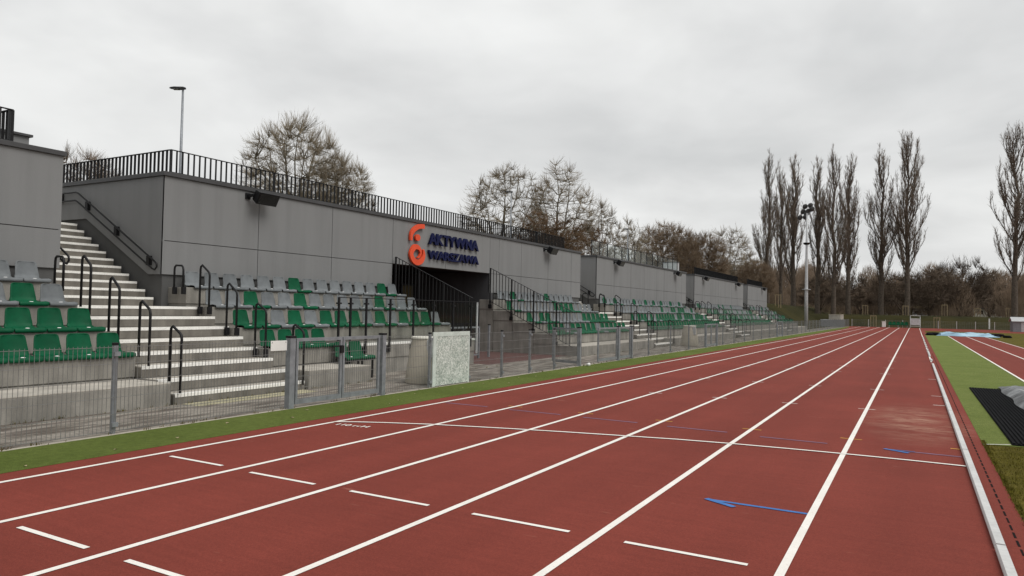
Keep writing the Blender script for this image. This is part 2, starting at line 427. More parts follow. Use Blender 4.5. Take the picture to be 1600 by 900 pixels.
for j in range(len(ys)-1):
    for i in range(nx-1): g.f.append((j*nx+i, j*nx+i+1, (j+1)*nx+i+1, (j+1)*nx+i))
struct(g.build('ground', M['bank'], None, True))
L0, LW = -.706, 1.22
def lane(k): return L0-(k-2)*LW           # line 2 is the first one left of the kerb, line 7 the outermost
TE = -7.13
sheet('lawn', M['lawn'], [(.76, -10), (60, -10), (60, 93), (.76, 93)], .004)
sheet('track', M['track'], [(TE, -12), (.735, -12), (.735, 93), (70, 93), (70, 114.8), (-9.2, 114.8), (-7.4, 100), (TE, 80)], .008)
for k in range(2, 8):
    x = lane(k) if k < 7 else -6.79
    strip('lane_line', M['line'], [(x, -10), (x, 113.5)], .055, .012)
sheet('turf_strip', M['turf'], [(-8.15, -10), (TE, -10), (TE, 80), (-7.4, 100), (-8.15, 113)], .010)
sheet('paving', M['paving'], [(-8.15, -10), (-8.15, 113), (-9.86, 113), (-9.86, 22.5), (-10.35, 22.5), (-10.35, 17.2), (-10.95, 17.2), (-10.95, 11.63), (-9.86, 11.63), (-9.86, -10)], .006)
sheet('paving_edge', M['beige'], [(-8.155, -10), (-8.155, 113), (-8.23, 113), (-8.23, -10)], .010)
sheet('tunnel_floor', M['red_pave'], [(-10.35, 17.2), (-10.35, 22.9), (-20, 22.9), (-20, 17.2)], .006)
sheet('tactile_strip', M['tactile'], [(-9.42, 7.2), (-9.42, 9.7), (-9.83, 9.7), (-9.83, 7.2)], .010)
# start line of the long race (curved), exchange dashes, hurdle ticks
arc = [(-6.79, 7.29), (-6.53, 7.46), (-6.22, 7.62), (-5.65, 7.87), (-5.1, 8.05), (-4.56, 8.22), (-3.92, 8.4), (-3.17, 8.59), (-2.56, 8.74), (-1.91, 8.85), (-1.29, 8.92), (-.69, 8.97), (-.06, 9.), (.47, 9.0)]
strip('curved_start_line', M['line'], arc, .05, .016)
for k in range(2, 8):
    x = lane(k) if k < 7 else -6.79
    if k >= 3:
        if k < 7: strip('lane_dash', M['line'], [(x+.21, 4.68), (x+1.02, 4.68)], .042, .012)
        else: strip('lane_dash', M['line'], [(x+.2, 4.72), (x+.98, 4.72)], .042, .012)
for x0, x1, y in ((-5.36, -4.56, 2.70), (-4.15, -3.35, 2.70), (-2.93, -2.13, 2.70)):
    strip('lane_dash', M['line'], [(x0, y), (x1, y)], .042, .012)
for x0, x1, y in ((-6.72, -5.92, 9.82), (-5.49, -4.61, 9.76), (-4.23, -3.4, 9.72), (-2.96, -2.15, 9.67), (-1.72, -.93, 9.58)):
    strip('blue_dash', M['blue_faint'], [(x0, y), (x1, y)], .045, .012)
strip('blue_dash', M['blue_faint'], [(-.2, 9.58), (.46, 9.58)], .045, .012)
def arrow(x, y, xe, m):
    strip('blue_arrow', m, [(x, y), (xe, y)], .045, .012)
    strip('blue_arrow', m, [(x-.01, y+.012), (x+.25, y-.125)], .055, .0135)
arrow(-1.52, 6.12, -.735, M['blue_line']); arrow(-.31, 9.6, -.0, M['blue_line'])
for k in range(2, 7):
    x = lane(k)
    if x > -6: strip('hurdle_tick', M['yellow_line'], [(x-.125, 10.13), (x+.125, 10.13)], .03, .0105)
strip('hurdle_tick', M['yellow_line'], [(.37, 10.12), (.47, 10.12)], .035, .012)
for y in (13.5, 17.2, 22.0, 24.5, 28.5, 31):
    for k in range(2, 6): strip('hurdle_tick', M['line'], [(lane(k)-.13, y), (lane(k)+.13, y)], .03, .0105)
for y in (14.9, 16.6, 21.0): strip('hurdle_tick', M['line'], [(.28, y), (.46, y)], .035, .012)
# lettering beside the start line, worn
def text_mesh(txt, size, ext, off=0.0):
    cu = bpy.data.curves.new('lettering', 'FONT'); cu.body = txt; cu.size = size; cu.extrude = ext; cu.offset = off
    t = bpy.data.objects.new('lettering', cu); col.objects.link(t)
    dg = bpy.context.evaluated_depsgraph_get(); me = bpy.data.meshes.new_from_object(t.evaluated_get(dg))
    bpy.data.objects.remove(t); bpy.data.curves.remove(cu); return me
me = text_mesh('110 mH', .155, 0, .004); me.materials.append(M['line'])
o = link('lane_lettering', me); o.location = (-6.64, 7.12, .013); o.rotation_euler = (0, 0, R(8)); struct(o)
# raised aluminium kerb in sections, red border with a slotted drain
ker = [(2.0, 5.9), (5.92, 9.9), (9.92, 13.9), (13.92, 17.9), (17.92, 22.4), (22.42, 27.6), (29.4, 30.6), (32.8, 37.6), (38.6, 40.2), (42, 43.5), (45, 46.6), (48.4, 50), (52, 53.5), (56, 58), (61, 63.5)]
for i, (a, b) in enumerate(ker):
    mb = MB(); mb.prism([(.472, a, .035), (.482, a, .052), (.534, a, .052), (.542, a, .035), (.542, a, .022), (.472, a, .022)], (0, b-a-.012, 0))
    k = thing('track_kerb', 'white raised kerb section on the inside lane, %s from the camera' % ordinal(i+1), 'kerb', (.51, a, 0), 'white kerb sections along the inside lane')
    mb.build('rail', M['kerb'], k)
    f = MB(); n = max(2, int((b-a)/.8))
    for j in range(n):
        y = a+.15+(b-a-.4)*j/(n-1); f.box(.475, .54, y, y+.06, .009, .0215)
    f.build('foot', M['galv'], k)
strip('lane_line', M['line'], [(.49, 29), (.49, 113.5)], .05, .012)
d = MB()
for j in range(150):
    y = 3+j*.22; d.box(.622+.004*rnd.random(), .638, y, y+.15, .0085, .0105)
struct(d.build('drain_slot', M['joint']))
# infield: turf, runway, grass
sheet('infield_turf', M['turf_r'], [(.737, 10.72), (2.36, 10.9), (2.36, 76), (.737, 76)], .010)
strip('turf_edge', M['cream'], [(.74, 10.70), (1.04, 10.88)], .03, .013)
sheet('runway', M['track'], [(2.35, 8), (5.1, 8), (5.1, 76.5), (2.35, 76.5)], .014)
for x in (2.38, 3.68, 5.0): strip('runway_line', M['line'], [(x, 8), (x, 76)], .06, .018)
sheet('bend_edge', M['track'], [(.73, 76), (.9, 76), (.9, 93), (.73, 93)], .009)

# ------------------------------------------------------------------ concrete terraces
FR = [-10.86, -11.69, -12.52, -13.35]      # riser faces of the four rows
ZT = [.71, 1.09, 1.49, 1.89]
WX = -13.90
def terrace(y0, y1, label, p0=None, p1=None, seams=True):
    t = thing('concrete_terrace', label, 'terrace', (-11.5, (y0+y1)/2, 0), 'concrete seating terraces')
    if p0 is None: p0 = y0
    if p1 is None: p1 = y1
    # low plinth in front
    mb = MB(); y = p0; n = max(1, round((p1-p0)/6))
    for i in range(n):
        a = p0+(p1-p0)*i/n; b = p0+(p1-p0)*(i+1)/n
        mb.box(-10.857, -9.85, a, b-(.006 if i < n-1 else 0), 0, .325)
    mb.build('plinth', M['conc'], t, bevel=.008)
    MB().box(-10.857, -9.853, p0+.003, p1-.003, .3265, .345).build('plinth_top', M['conc_skylit'], t, bevel=.004)  # thin slab carrying the painted sky light on the plinth
    for i in range(4):
        back = FR[i+1] if i < 3 else -13.955
        mb = MB(); n = max(1, round((y1-y0)/6))
        for j in range(n):
            a = y0+(y1-y0)*j/n; b = y0+(y1-y0)*(j+1)/n
            mb.box(back+.003, FR[i], a, b-(.006 if j < n-1 else 0), ZT[i]-.345, ZT[i])
        mb.build('tier', M['conc'], t, bevel=.008)
        MB().box(back+.006, FR[i]-.02, y0+.02, y1-.02, 0, ZT[i]-.348).build('support_wall', M['conc'], t)
    return t
BL = {'a': (0, 7.1), 'b': (9.8, 17.25), 'c': (22.4, 30.4), 'd': (33.1, 48.2), 'e': (50.9, 67.4), 'f': (70.1, 80.6)}
terrace(-3, 7.1, 'concrete seating terrace nearest the camera, left of the first stairs', p1=7.02)
terrace(9.8, 17.25, 'concrete seating terrace between the first stairs and the dark tunnel', p0=9.87, p1=11.62)
for o_ in [o for o in bpy.data.objects if o.name.startswith('concrete_terrace')][-1:]:
    MB().box(FR[0]-.10, FR[0]+.006, 11.7, 17.248, ZT[0]-.04, ZT[0]+.012).build('edge_strip', M['nosing'], o_)
terrace(22.4, 30.4, 'concrete seating terrace right of the tunnel with sloping end railing', p0=22.45, p1=30.2)
terrace(33.1, 48.2, 'long concrete seating terrace below the second grey building', p0=32.9, p1=46.4)
terrace(50.9, 67.4, 'concrete seating terrace below the third grey building')
terrace(70.1, 80.6, 'concrete seating terrace at the far end of the stand')

# ------------------------------------------------------------------ stairs
def flight(y0, y1, n, label, up=None):
    t = thing('stadium_stairs', label, 'stairs', (-10, (y0+y1)/2, 0), 'concrete stairs between the seating terraces')
    for k in range(n):
        x = -9.87-.423*k; z = .165+.1886*k
        xb = x-.423+.004 if k < n-1 else -14.16
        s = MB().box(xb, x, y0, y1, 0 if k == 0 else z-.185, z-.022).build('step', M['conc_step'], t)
        MB().box(xb, x-.005, y0+.002, y1-.002, z-.0215, z-.004).build('tread', M['conc_skylit'], s)  # paler slab: sky light on the step put into its colour
        MB().box(x-.075, x+.006, y0+.003, y1-.003, z-.052, z).build('nosing', M['nosing'], s)
        if k: MB().box(xb, x-.06, y0+.01, y1-.01, 0, z-.19).build('support_wall', M['conc'], s)
    return t
def upper(y0, y1, label, n=11):
    t = thing('stadium_stairs', label, 'stairs', (-14.2, (y0+y1)/2, 1.49), 'upper concrete stairs between the grey buildings')
    for k in range(n):
        x = -14.10-.292*k; z = 1.665+.168*k
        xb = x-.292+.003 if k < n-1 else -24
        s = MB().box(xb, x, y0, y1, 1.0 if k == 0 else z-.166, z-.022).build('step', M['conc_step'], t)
        MB().box(xb, x-.005, y0+.002, y1-.002, z-.0215, z-.004).build('tread', M['conc_skylit'], s)
        MB().box(x-.06, x+.006, y0+.003, y1-.003, z-.05, z).build('nosing', M['nosing'], s)
        MB().box(xb, x-.04, y0+.01, y1-.01, 0, z-.17).build('support_wall', M['conc'], s)
    return t
ST = [(7.11, 9.79, 7.52, 9.60, 'nearest'), (30.41, 33.09, 31.35, 33.33, 'second'), (48.21, 50.89, 49.4, 51.55, 'third'), (67.41, 70.09, 68.4, 70.35, 'fourth')]
for a, b, ua, ub, nm in ST:
    flight(a, b, 8, 'concrete stairs with white step edges, %s from the camera' % nm)
    upper(ua+.03, ub-.03, 'upper flight rising between grey walls, %s from the camera' % nm)

# ------------------------------------------------------------------ handrail loops beside the stairs
def loop(y, xr, xf, zr, zf, tr, tf, label, brackets, side):
    t = thing('handrail_loop', label, 'handrail', (xf, y, zf), 'black handrail loops beside the stairs')
    r = .021; c = .075
    pts = [(xr, y, zr), (xr, y, tr-c*1.2), (xr+.012, y, tr-.03), (xr+.05, y, tr)]
    sl = (tf-tr)/max(.05, (xf-xr))
    pts[-1] = (xr+.05, y, tr+.0)
    pts += [(xf-.055, y, tf+.012), (xf-.018, y, tf-.02), (xf, y, tf-c*1.1), (xf, y, zf)]
    MB().tube(pts, r, 8).build('rail', M['black'], t, True)
    if brackets:
        for x, z in ((xr, zr), (xf, zf)):
            MB().box(x-.035, x+.035, y-.02, y+.055*side, z, z+.15).build('bracket', M['black'], t, bevel=.004)
RN = ['front row', 'second row', 'third row', 'top row']
for si, (a, b, ua, ub, nm) in enumerate(ST):
    for side, y, sn in ((-1, a+.05, 'left'), (1, b-.1, 'right')):
        dx = 0 if side < 0 else -.12
        for i in range(4):
            f = FR[i]+.0+(dx if side > 0 else 0)
            xr, xf = f-.04-.0, f+.24
            tr = [1.58, 1.965, 2.34, 2.345][i]; tf = [1.46, 1.815, 2.2, 2.325][i]
            if side > 0: xr, xf = FR[i]-.25, FR[i]+.04
            else: xr, xf = FR[i]-.02, FR[i]+.25
            zb = ZT[i]-.16 if side > 0 else None
            if side > 0: zr = zf = ZT[i]-.15
            else: zr, zf = ZT[i]-.05+.02, ZT[i]-.16
            loop(y, xr, xf, zr, zf, tr, tf, 'black handrail loop beside the %s, %s side of the %s stairs' % (RN[i], sn, nm), side > 0, side)
        loop(y, -10.09 if side < 0 else -10.1, -9.82, .34 if side < 0 else .3, .18 if side < 0 else .1, 1.2, 1.09, 'black handrail loop at the foot, %s side of the %s stairs' % (sn, nm), False, side)

# ------------------------------------------------------------------ seats
PROF = [(.028, -.018, .21), (.042, 0, .222), (.032, .03, .228), (-.06, .033, .226), (-.17, .024, .22), (-.26, .026, .214), (-.325, .055, .206), (-.362, .12, .197), (-.385, .20, .189), (-.402, .28, .18), (-.410, .325, .172), (-.414, .345, .155), (-.416, .354, .12)]
def seat_mesh(mat, simple=False):
    U = [-1, -.82, -.5, 0, .5, .82, 1] if not simple else [-1, 0, 1]
    P = PROF if not simple else [PROF[i] for i in (0, 2, 5, 9, 12)]
    mb = MB()
    for i, (x, z, wd) in enumerate(P):
        back = z > .07 and x < -.3
        for u in U:
            e = abs(u)**3
            mb.v.append((x+(.045*u*u if back else 0), u*wd, z+(.012*e if not back and x < .02 else 0)))
    n = len(U)
    for i in range(len(P)-1):
        for k in range(n-1): mb.f.append((i*n+k, i*n+k+1, (i+1)*n+k+1, (i+1)*n+k))
    me = bpy.data.meshes.new('seat_shell'); me.from_pydata(mb.v, [], mb.f)
    bm = bmesh.new(); bm.from_mesh(me); bmesh.ops.recalc_face_normals(bm, faces=bm.faces)
    if not simple:
        bmesh.ops.solidify(bm, geom=bm.faces[:], thickness=.012)
    bm.to_mesh(me); bm.free(); me.materials.append(mat)
    me.polygons.foreach_set('use_smooth', [True]*len(me.polygons))
    return me
SM = {'green': seat_mesh(M['green']), 'grey': seat_mesh(M['grey']), 'faded green': seat_mesh(M['green2'])}
foot = MB().box(-.30, -.02, -.14, .14, 0, .028).mesh('seat_foot', M['mat_black'])
tagm = MB().lathe((-.02, -.02, .030), [(.03, 0), (.034, .012), (.02, .02)], 10).mesh('number_disc', M['white'])
def seat(x, y, z, c, label, near):
    t = thing('shell_chair', label, 'seat', (x, y, z), 'plastic stadium seats')
    for nm_, me in (('seat_shell', SM[c]),)+((('seat_foot', foot), ('number_disc', tagm)) if near else ()):
        o = bpy.data.objects.new(nm_, me); col.objects.link(o); o.parent = t
    return t
RW = ['front row', 'second row', 'third row', 'back row']
def row(block, i, y0, y1, pat, pitch, blabel, frm, near=True):
    ys_ = []; y = y0
    n = len(pat)
    for j in range(n):
        yy = y0+pitch*(j+.5)
        c = {'g': 'green', 'x': 'grey', 'f': 'faded green'}[pat[j]]
        k = j+1 if frm == 'left' else n-j
        seat(FR[i]+.0, yy, ZT[i], c, '%s plastic seat, %s from the %s, %s, %s' % (c, ordinal(k), frm, RW[i], blabel), near)
for i, pat in enumerate(['ggggg', 'ggggg', 'gxxgx', 'xxgxx']):
    n = len(pat); p = .462
    row('a', i, 7.1-.02-n*p, 0, pat, p, 'nearest terrace', 'right')
row('b', 0, 9.84, 0, 'gggg', .46, 'terrace left of tunnel', 'left')
row('b', 1, 9.86, 0, 'ggxgxgfgxgxgggx', .487, 'terrace left of tunnel', 'left')
row('b', 2, 9.84, 0, 'xxgxxgxxxxxgxxx', .487, 'terrace left of tunnel', 'left')
row('b', 3, 9.95, 0, 'xxxxxxgxxxxxxgx', .487, 'terrace left of tunnel', 'left')
def pattern(n, p):
    s = ''
    for k in range(n): s += 'g' if rnd.random() < p else 'x'
    return s
for bk, (y0, y1), bl, frm in (('c', BL['c'], 'terrace right of tunnel', 'left'), ('d', BL['d'], 'terrace below second building', 'left')):
    for i, p in enumerate((.92, .62, .30, .24)):
        a = y0+.06
        if bk == 'c' and i == 3: a = 23.2
        n = int((y1-a-.02)/.487)
        pt = pattern(n, p)
        if bk == 'd' and i == 0: pt = 'g'*n
        row(bk, i, a, 0, pt, .487, bl, frm, False)
# the seats of the two farthest terraces read as coloured bands: two materials, one mass
far_v, far_f, far_m = [], [], []
base = seat_mesh(M['green'], True)
bv = [tuple(v.co) for v in base.vertices]; bf = [tuple(p.vertices) for p in base.polygons]
for bk in ('e', 'f'):
    y0, y1 = BL[bk]
    for i, p in enumerate((.97, .6, .3, .22)):
        n = int((y1-y0-.05)/.487)
        for j in range(n):
            o0 = len(far_v); yy = y0+.05+.487*(j+.5)
            far_v += [(a+FR[i], b+yy, c+ZT[i]) for a, b, c in bv]; far_f += [tuple(q+o0 for q in f) for f in bf]
            far_m += [0 if rnd.random() < p else 1]*len(bf)
me = bpy.data.meshes.new('distant_seats'); me.from_pydata(far_v, [], far_f); me.materials.append(M['green']); me.materials.append(M['grey'])
me.polygons.foreach_set('material_index', far_m)
o = link('distant_seats', me); tag(o, 'rows of green and grey seats on the two farthest terraces', 'seats', 'plastic stadium seats', 'stuff')
# two companion seats beside the wheelchair platform, on a steel frame
for j, (yy, nm) in enumerate(((11.62, 'left'), (12.08, 'right'))):
    t = thing('shell_chair', 'low green seat on steel legs behind the near gate, %s of two' % nm, 'seat', (-10.35, yy, .45), 'low seats beside the wheelchair platform')
    for nm_, me in (('seat_shell', SM['green']), ('number_disc', tagm)):
        o = bpy.data.objects.new(nm_, me); col.objects.link(o); o.parent = t
    for a_ in (-10.36, -10.70): MB().box(a_, a_+.045, yy-.2, yy+.2, .40, .445).build('beam', M['black'], t)
    for s in (-.17, .17):
        MB().box(-10.36, -10.32, yy+s-.015, yy+s+.015, .012, .398).build('leg', M['black'], t)

# ------------------------------------------------------------------ grey rendered buildings
ZB, ZJ, ZTOP, ZC = 2.16, 2.875, 4.25, 4.345
def panels(mb, y0, y1, joints, z0, z1, x=WX, th=.04):
    e = [y0]+[j for j in joints if y0+.1 < j < y1-.1]+[y1]
    for i in range(len(e)-1):
        a = e[i]+(.009 if i else 0); b = e[i+1]-(.009 if i < len(e)-2 else 0)
        mb.box(x-th, x, a, b, z0, z1)
def coping(t, y0, y1, left=True, right=False, xb=-24):
    mb = MB().box(WX-.42, WX+.045, y0-.045, y1+.045, ZTOP+.004, ZC)
    if left: mb.box(xb, WX-.421, y0-.045, y0+.40, ZTOP+.004, ZC)
    if right: mb.box(xb, WX-.421, y1-.40, y1+.045, ZTOP+.004, ZC)
    mb.build('coping', M['coping'], t, bevel=.006)
def side_panel(y, s, z0=None):
    # side wall with the stair line cut out below
    poly = [(WX-.001, y, ZTOP), (WX-.001, y, ZB), (-14.36, y, ZB), (-16.73, y, 3.46), (-24, y, 3.46), (-24, y, ZTOP)]
    return MB().prism(poly, (0, .04*s, 0))
def building(y0, y1, joints, label, loc, opening=None, extra=()):
    t = thing('grandstand_building', label, 'building', (WX, y0, 0), 'grey grandstand buildings')
    core_x = WX-.042
    if opening:
        o0, o1 = opening
        MB().box(-24, core_x, y0+.042, o0-.3, 0, ZTOP).build('base_wall', M['base'], t)
        MB().box(-24, core_x, o1+.3, y1-.042, 0, ZTOP).build('base_wall', M['base'], t)
        MB().box(-24, core_x, o0-.298, o1+.298, ZJ+.1, ZTOP).build('base_wall', M['base'], t)
        MB().box(-20, WX-.045, o0-.297, o0, .0, ZJ+.098).build('tunnel_wall', M['shade_in'], t)
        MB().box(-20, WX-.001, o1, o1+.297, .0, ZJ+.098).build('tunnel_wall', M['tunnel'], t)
        MB().box(-20, WX-.045, o0+.002, o1-.002, ZJ+.03, ZJ+.098).build('tunnel_ceiling', M['shade_in'], t)
        MB().box(-20.2, -20.002, o0+.002, o1-.002, 0, ZJ+.03).build('tunnel_wall', M['shade_in'], t)
        mb = MB()
        panels(mb, y0, o0, joints, ZB, ZJ-.008); panels(mb, o1, y1, joints, ZB, ZJ-.008)
        e = sorted(set([y0]+list(joints)+list(extra)+[y1]))
        for i in range(len(e)-1):
            a, b = e[i], e[i+1]
            zl = ZJ+.008
            mb.box(WX-.04, WX, a+(.009 if i else 0), b-(.009 if i < len(e)-2 else 0), zl, ZTOP)
        mb.build('wall', M['wall'], t)
        MB().box(WX-.3, WX-.043, o0+.003, o1-.003, ZJ-.0, ZJ+.028).build('lintel', M['base'], t)
    else:
        MB().box(-24, core_x, y0+.042, y1-.042, 0, ZTOP).build('base_wall', M['base'], t)
        mb = MB(); panels(mb, y0, y1, joints, ZB, ZJ-.008); panels(mb, y0, y1, joints, ZJ+.008, ZTOP)
        mb.build('wall', M['wall'], t)
    side_panel(y0, 1).build('side_wall', M['wall'], t)
    side_panel(y1-.04, 1).build('side_wall', M['wall'], t)
    coping(t, y0, y1, True, True)
    return t
building(-6, 7.52, [-2, .6, 3.2], 'grey rendered building cut off by the left edge', None)
building(9.60, 31.35, [12.13, 14.65, 17.26, 23.0, 25.46, 27.9, 30.3], 'grey rendered building carrying the orange and navy letter sign over a tunnel', None, (17.26, 23.0), (20.1, 23.67))
building(33.33, 49.4, [35.75, 38.3, 40.6, 42.9, 44.4, 46.9, 48.3], 'grey rendered building with glass railing, right of the tunnel building', None)
building(51.55, 68.4, [53.9, 56.4, 58.8, 61.2, 63.6, 66], 'third grey rendered building with dark roof railing', None)
building(70.35, 80.6, [72.7, 75.2, 77.8], 'farthest grey rendered building with short dark roof railing', None)
# brown door standing in the tunnel
t = thing('brown_door', 'narrow brown door leaf inside the dark tunnel', 'door', (-16, 20.8, 0))
MB().box(-16.05, -16.0, 20.5, 21.1, .01, 2.33).build('door_panel', M['brown'], t, bevel=.004)
MB().box(-16.06, -15.99, 20.44, 20.497, .01, 2.39).box(-16.06, -15.99, 21.103, 21.16, .01, 2.39).box(-16.06, -15.99, 20.498, 21.102, 2.333, 2.39).build('door_frame', M['black'], t)
MB().box(-15.995, -15.96, 20.56, 20.62, 1.0, 1.03).build('handle', M['galv'], t)

# flat bar railings on the roofs
def fins(mb, p0, p1, z0, z1, sp, depth, axis):
    L = (Vector(p1)-Vector(p0)).length; n = int(L/sp)
    for i in range(n+1):
        q = Vector(p0).lerp(Vector(p1), i/n)
        if axis == 'y': mb.box(q.x-depth/2, q.x+depth/2, q.y-.005, q.y+.005, z0, z1)
        else: mb.box(q.x-.005, q.x+.005, q.y-depth/2, q.y+depth/2, z0, z1)
def roof_rail(y0, y1, label, left=True, zt=4.86, x=-14.0, xb=-22):
    t = thing('roof_railing', label, 'railing', (x, y0, ZC), 'dark flat bar railings on the roofs')
    z0 = ZC+.035
    MB().box(x-.03, x+.03, y0-.02, y1, zt-.012, zt).build('top_rail', M['black'], t)
    MB().box(x-.025, x+.025, y0, y1, z0-.01, z0).build('bottom_rail', M['black'], t)
    n = max(1, round((y1-y0)/2.8))
    for i in range(n):
        a = y0+(y1-y0)*i/n; b = y0+(y1-y0)*(i+1)/n
        mb = MB(); fins(mb, (x, a+.14, 0), (x, b-.14, 0), z0, zt-.012, .137, .05, 'y'); mb.build('baluster_panel', M['black'], t)
        MB().box(x-.035, x+.035, a-.012, a+.012, ZC+.001, zt-.0125).build('post', M['black'], t)
    if left:
        MB().box(xb, x-.031, y0-.03, y0+.03, zt-.012, zt).build('top_rail', M['black'], t)
        MB().box(xb, x-.031, y0-.025, y0+.025, z0-.01, z0).build('bottom_rail', M['black'], t)
        n = 3
        for i in range(n):
            a = x+(xb-x)*i/n; b = x+(xb-x)*(i+1)/n
            mb = MB(); fins(mb, (a-.14, y0, 0), (b, y0, 0), z0, zt-.012, .137, .05, 'x'); mb.build('baluster_panel', M['black'], t)
    return t
roof_rail(9.80, 29.8, 'dark flat bar railing on the roof above the letter sign')
roof_rail(51.9, 66.5, 'dark flat bar railing on the third building roof')
roof_rail(70.7, 78.4, 'short dark flat bar railing on the farthest roof')
t = thing('roof_railing', 'dark flat bar railing at the top left corner, beside the roof vent box', 'railing', (-14, 6.6, ZC))
mb = MB(); fins(mb, (-14, -4, 0), (-14, 6.62, 0), ZC+.035, 4.92, .137, .05, 'y'); mb.build('baluster_panel', M['black'], t)
MB().box(-14.03, -13.97, -4, 6.68, 4.922, 4.935).build('top_rail', M['black'], t)
MB().box(-14.025, -13.975, -4, 6.68, ZC+.02, ZC+.034).build('bottom_rail', M['black'], t)
MB().box(-14.035, -13.965, 6.65, 6.69, ZC+.001, 4.92).build('post', M['black'], t)
mb = MB(); fins(mb, (-14.14, 6.66, 0), (-18, 6.66, 0), ZC+.035, 4.92, .137, .05, 'x'); mb.build('baluster_panel', M['black'], t)
MB().box(-18, -14.031, 6.63, 6.69, 4.922, 4.935).build('top_rail', M['black'], t)
# roof vent boxes
for x0, x1, y0, y1, zt, lb in ((-17, -15.0, 6.95, 7.46, 4.76, 'grey vent box with dark cap on the left roof'), (-16, -15.0, 16.3, 17.35, 4.60, 'low grey vent box behind the main roof railing')):
    t = thing('roof_box', lb, 'roof box', ((x0+x1)/2, (y0+y1)/2, ZTOP))
    MB().box(x0, x1, y0, y1, ZTOP+.002, zt-.05).build('body', M['wall'], t)
    MB().box(x0-.05, x1+.05, y0-.05, y1+.05, zt-.049, zt).build('cap', M['coping'], t, bevel=.005)
# glass balustrade on the second building
t = thing('glass_railing', 'thin posted glass railing on the roof right of the tunnel building', 'railing', (-14.3, 33.6, ZC))
ypost = [33.6+1.07*i for i in range(15)]
for i, y in enumerate(ypost):
    MB().box(-14.32, -14.28, y-.018, y+.018, ZC+.001, 5.12).build('post', M['black'], t)
    if i < len(ypost)-1: MB().box(-14.305, -14.295, y+.03, y+1.07-.03, ZC+.08, 5.08).build('pane', M['glass'], t)
MB().box(-14.32, -14.28, 33.58, ypost[-1]+.02, 5.121, 5.14).build('top_rail', M['black'], t)
t = thing('roof_box', 'pale box at the far end of the glass roof railing', 'roof box', (-14.6, 49, ZTOP))
MB().box(-15.4, -14.35, 48.75, 49.2, ZTOP+.002, 4.98).build('body', M['galv_light'], t, bevel=.01)
MB().box(-15.43, -14.32, 48.72, 49.23, 4.981, 5.02).build('cap', M['coping'], t)
# wall floodlights
def flood(y, label):
    t = thing('wall_floodlight', label, 'floodlight', (WX, y, 4.1), 'dark floodlights on the grey walls')
    MB().box(WX+.001, WX+.03, y-.30, y-.16, 4.06, 4.2).build('wall_plate', M['black'], t)
    MB().bar((WX+.03, y-.23, 4.13), (WX+.2, y-.2, 4.15), .06, .06).build('arm', M['black'], t)
    # housing tilted towards the track
    c = Vector((WX+.26, y+.08, 4.12)); a = R(28)
    dx = Vector((math.cos(a), 0, -math.sin(a))); dz = Vector((math.sin(a), 0, math.cos(a))); dy = Vector((0, 1, 0))
    def ob(hx, hy, hz, off=Vector((0, 0, 0))):
        vs = []
        for k in range(8):
            sx, sy, sz = (1 if k & 1 else -1), (1 if k & 2 else -1), (1 if k & 4 else -1)
            tap = .82 if sx < 0 else 1
            vs.append(c+off+dx*sx*hx+dy*sy*hy*tap+dz*sz*hz*tap)
        return MB().add(vs, [(0, 1, 3, 2), (4, 6, 7, 5), (0, 4, 5, 1), (2, 3, 7, 6), (0, 2, 6, 4), (1, 5, 7, 3)])
    ob(.12, .31, .15).build('housing', M['black'], t, bevel=.01)
    ob(.004, .285, .128, dx*.126).build('lens', M['lens'], t)
for i, y in enumerate((12.0, 27.7, 35.9, 46.7, 54.0, 65.2, 77.6)):
    flood(y, 'dark floodlight on the grey wall under the coping, %s from the left' % ordinal(i+1))

# letter sign
sg = thing('wall_sign', 'orange emblem and navy letters reading AKTYWNA WARSZAWA above the tunnel', 'sign', (WX, 20.3, 3.0))
def letters(txt, y0, y1, z0, z1):
    me = text_mesh(txt, 1, 0, 0); xs_ = [v.co.x for v in me.vertices]; zs_ = [v.co.y for v in me.vertices]
    W0, W1, H1 = min(xs_), max(xs_), max(zs_)
    bpy.data.meshes.remove(me)
    adv = 0
    for i, ch in enumerate(txt):
        a = text_mesh(txt[:i+1], 1, 0, 0)
        b = text_mesh(ch, 1, .5, .034)
        ex = max(v.co.x for v in a.vertices); bx = max(v.co.x for v in b.vertices)-.034
        off = ex-bx
        sy = (y1-y0)/(W1-W0); szz = (z1-z0)/H1
        for v in b.vertices:
            x, y, z = v.co
            v.co = (WX+.03+(z+.5)*.06, y0+(x+off-W0)*sy, z0+y*szz)
        b.materials.append(M['navy']); bpy.data.meshes.remove(a)
        bm = bmesh.new(); bm.from_mesh(b); bmesh.ops.recalc_face_normals(bm, faces=bm.faces); bm.to_mesh(b); bm.free()
        link('letter', b, sg)
letters('AKTYWNA', 19.06, 22.05, 3.64, 3.985)
letters('WARSZAWA', 19.03, 22.08, 3.155, 3.425)
def smoothline(pts, n=10):
    out_ = []
    P = [pts[0]]+pts+[pts[-1]]
    for i in range(1, len(P)-2):
        p0, p1, p2, p3 = [Vector(q) for q in P[i-1:i+3]]
        for j in range(n):
            t_ = j/n
            out_.append(.5*((2*p1)+(-p0+p2)*t_+(2*p0-5*p1+4*p2-p3)*t_*t_+(-p0+3*p1-3*p2+p3)*t_**3))
    out_.append(Vector(pts[-1])); return out_
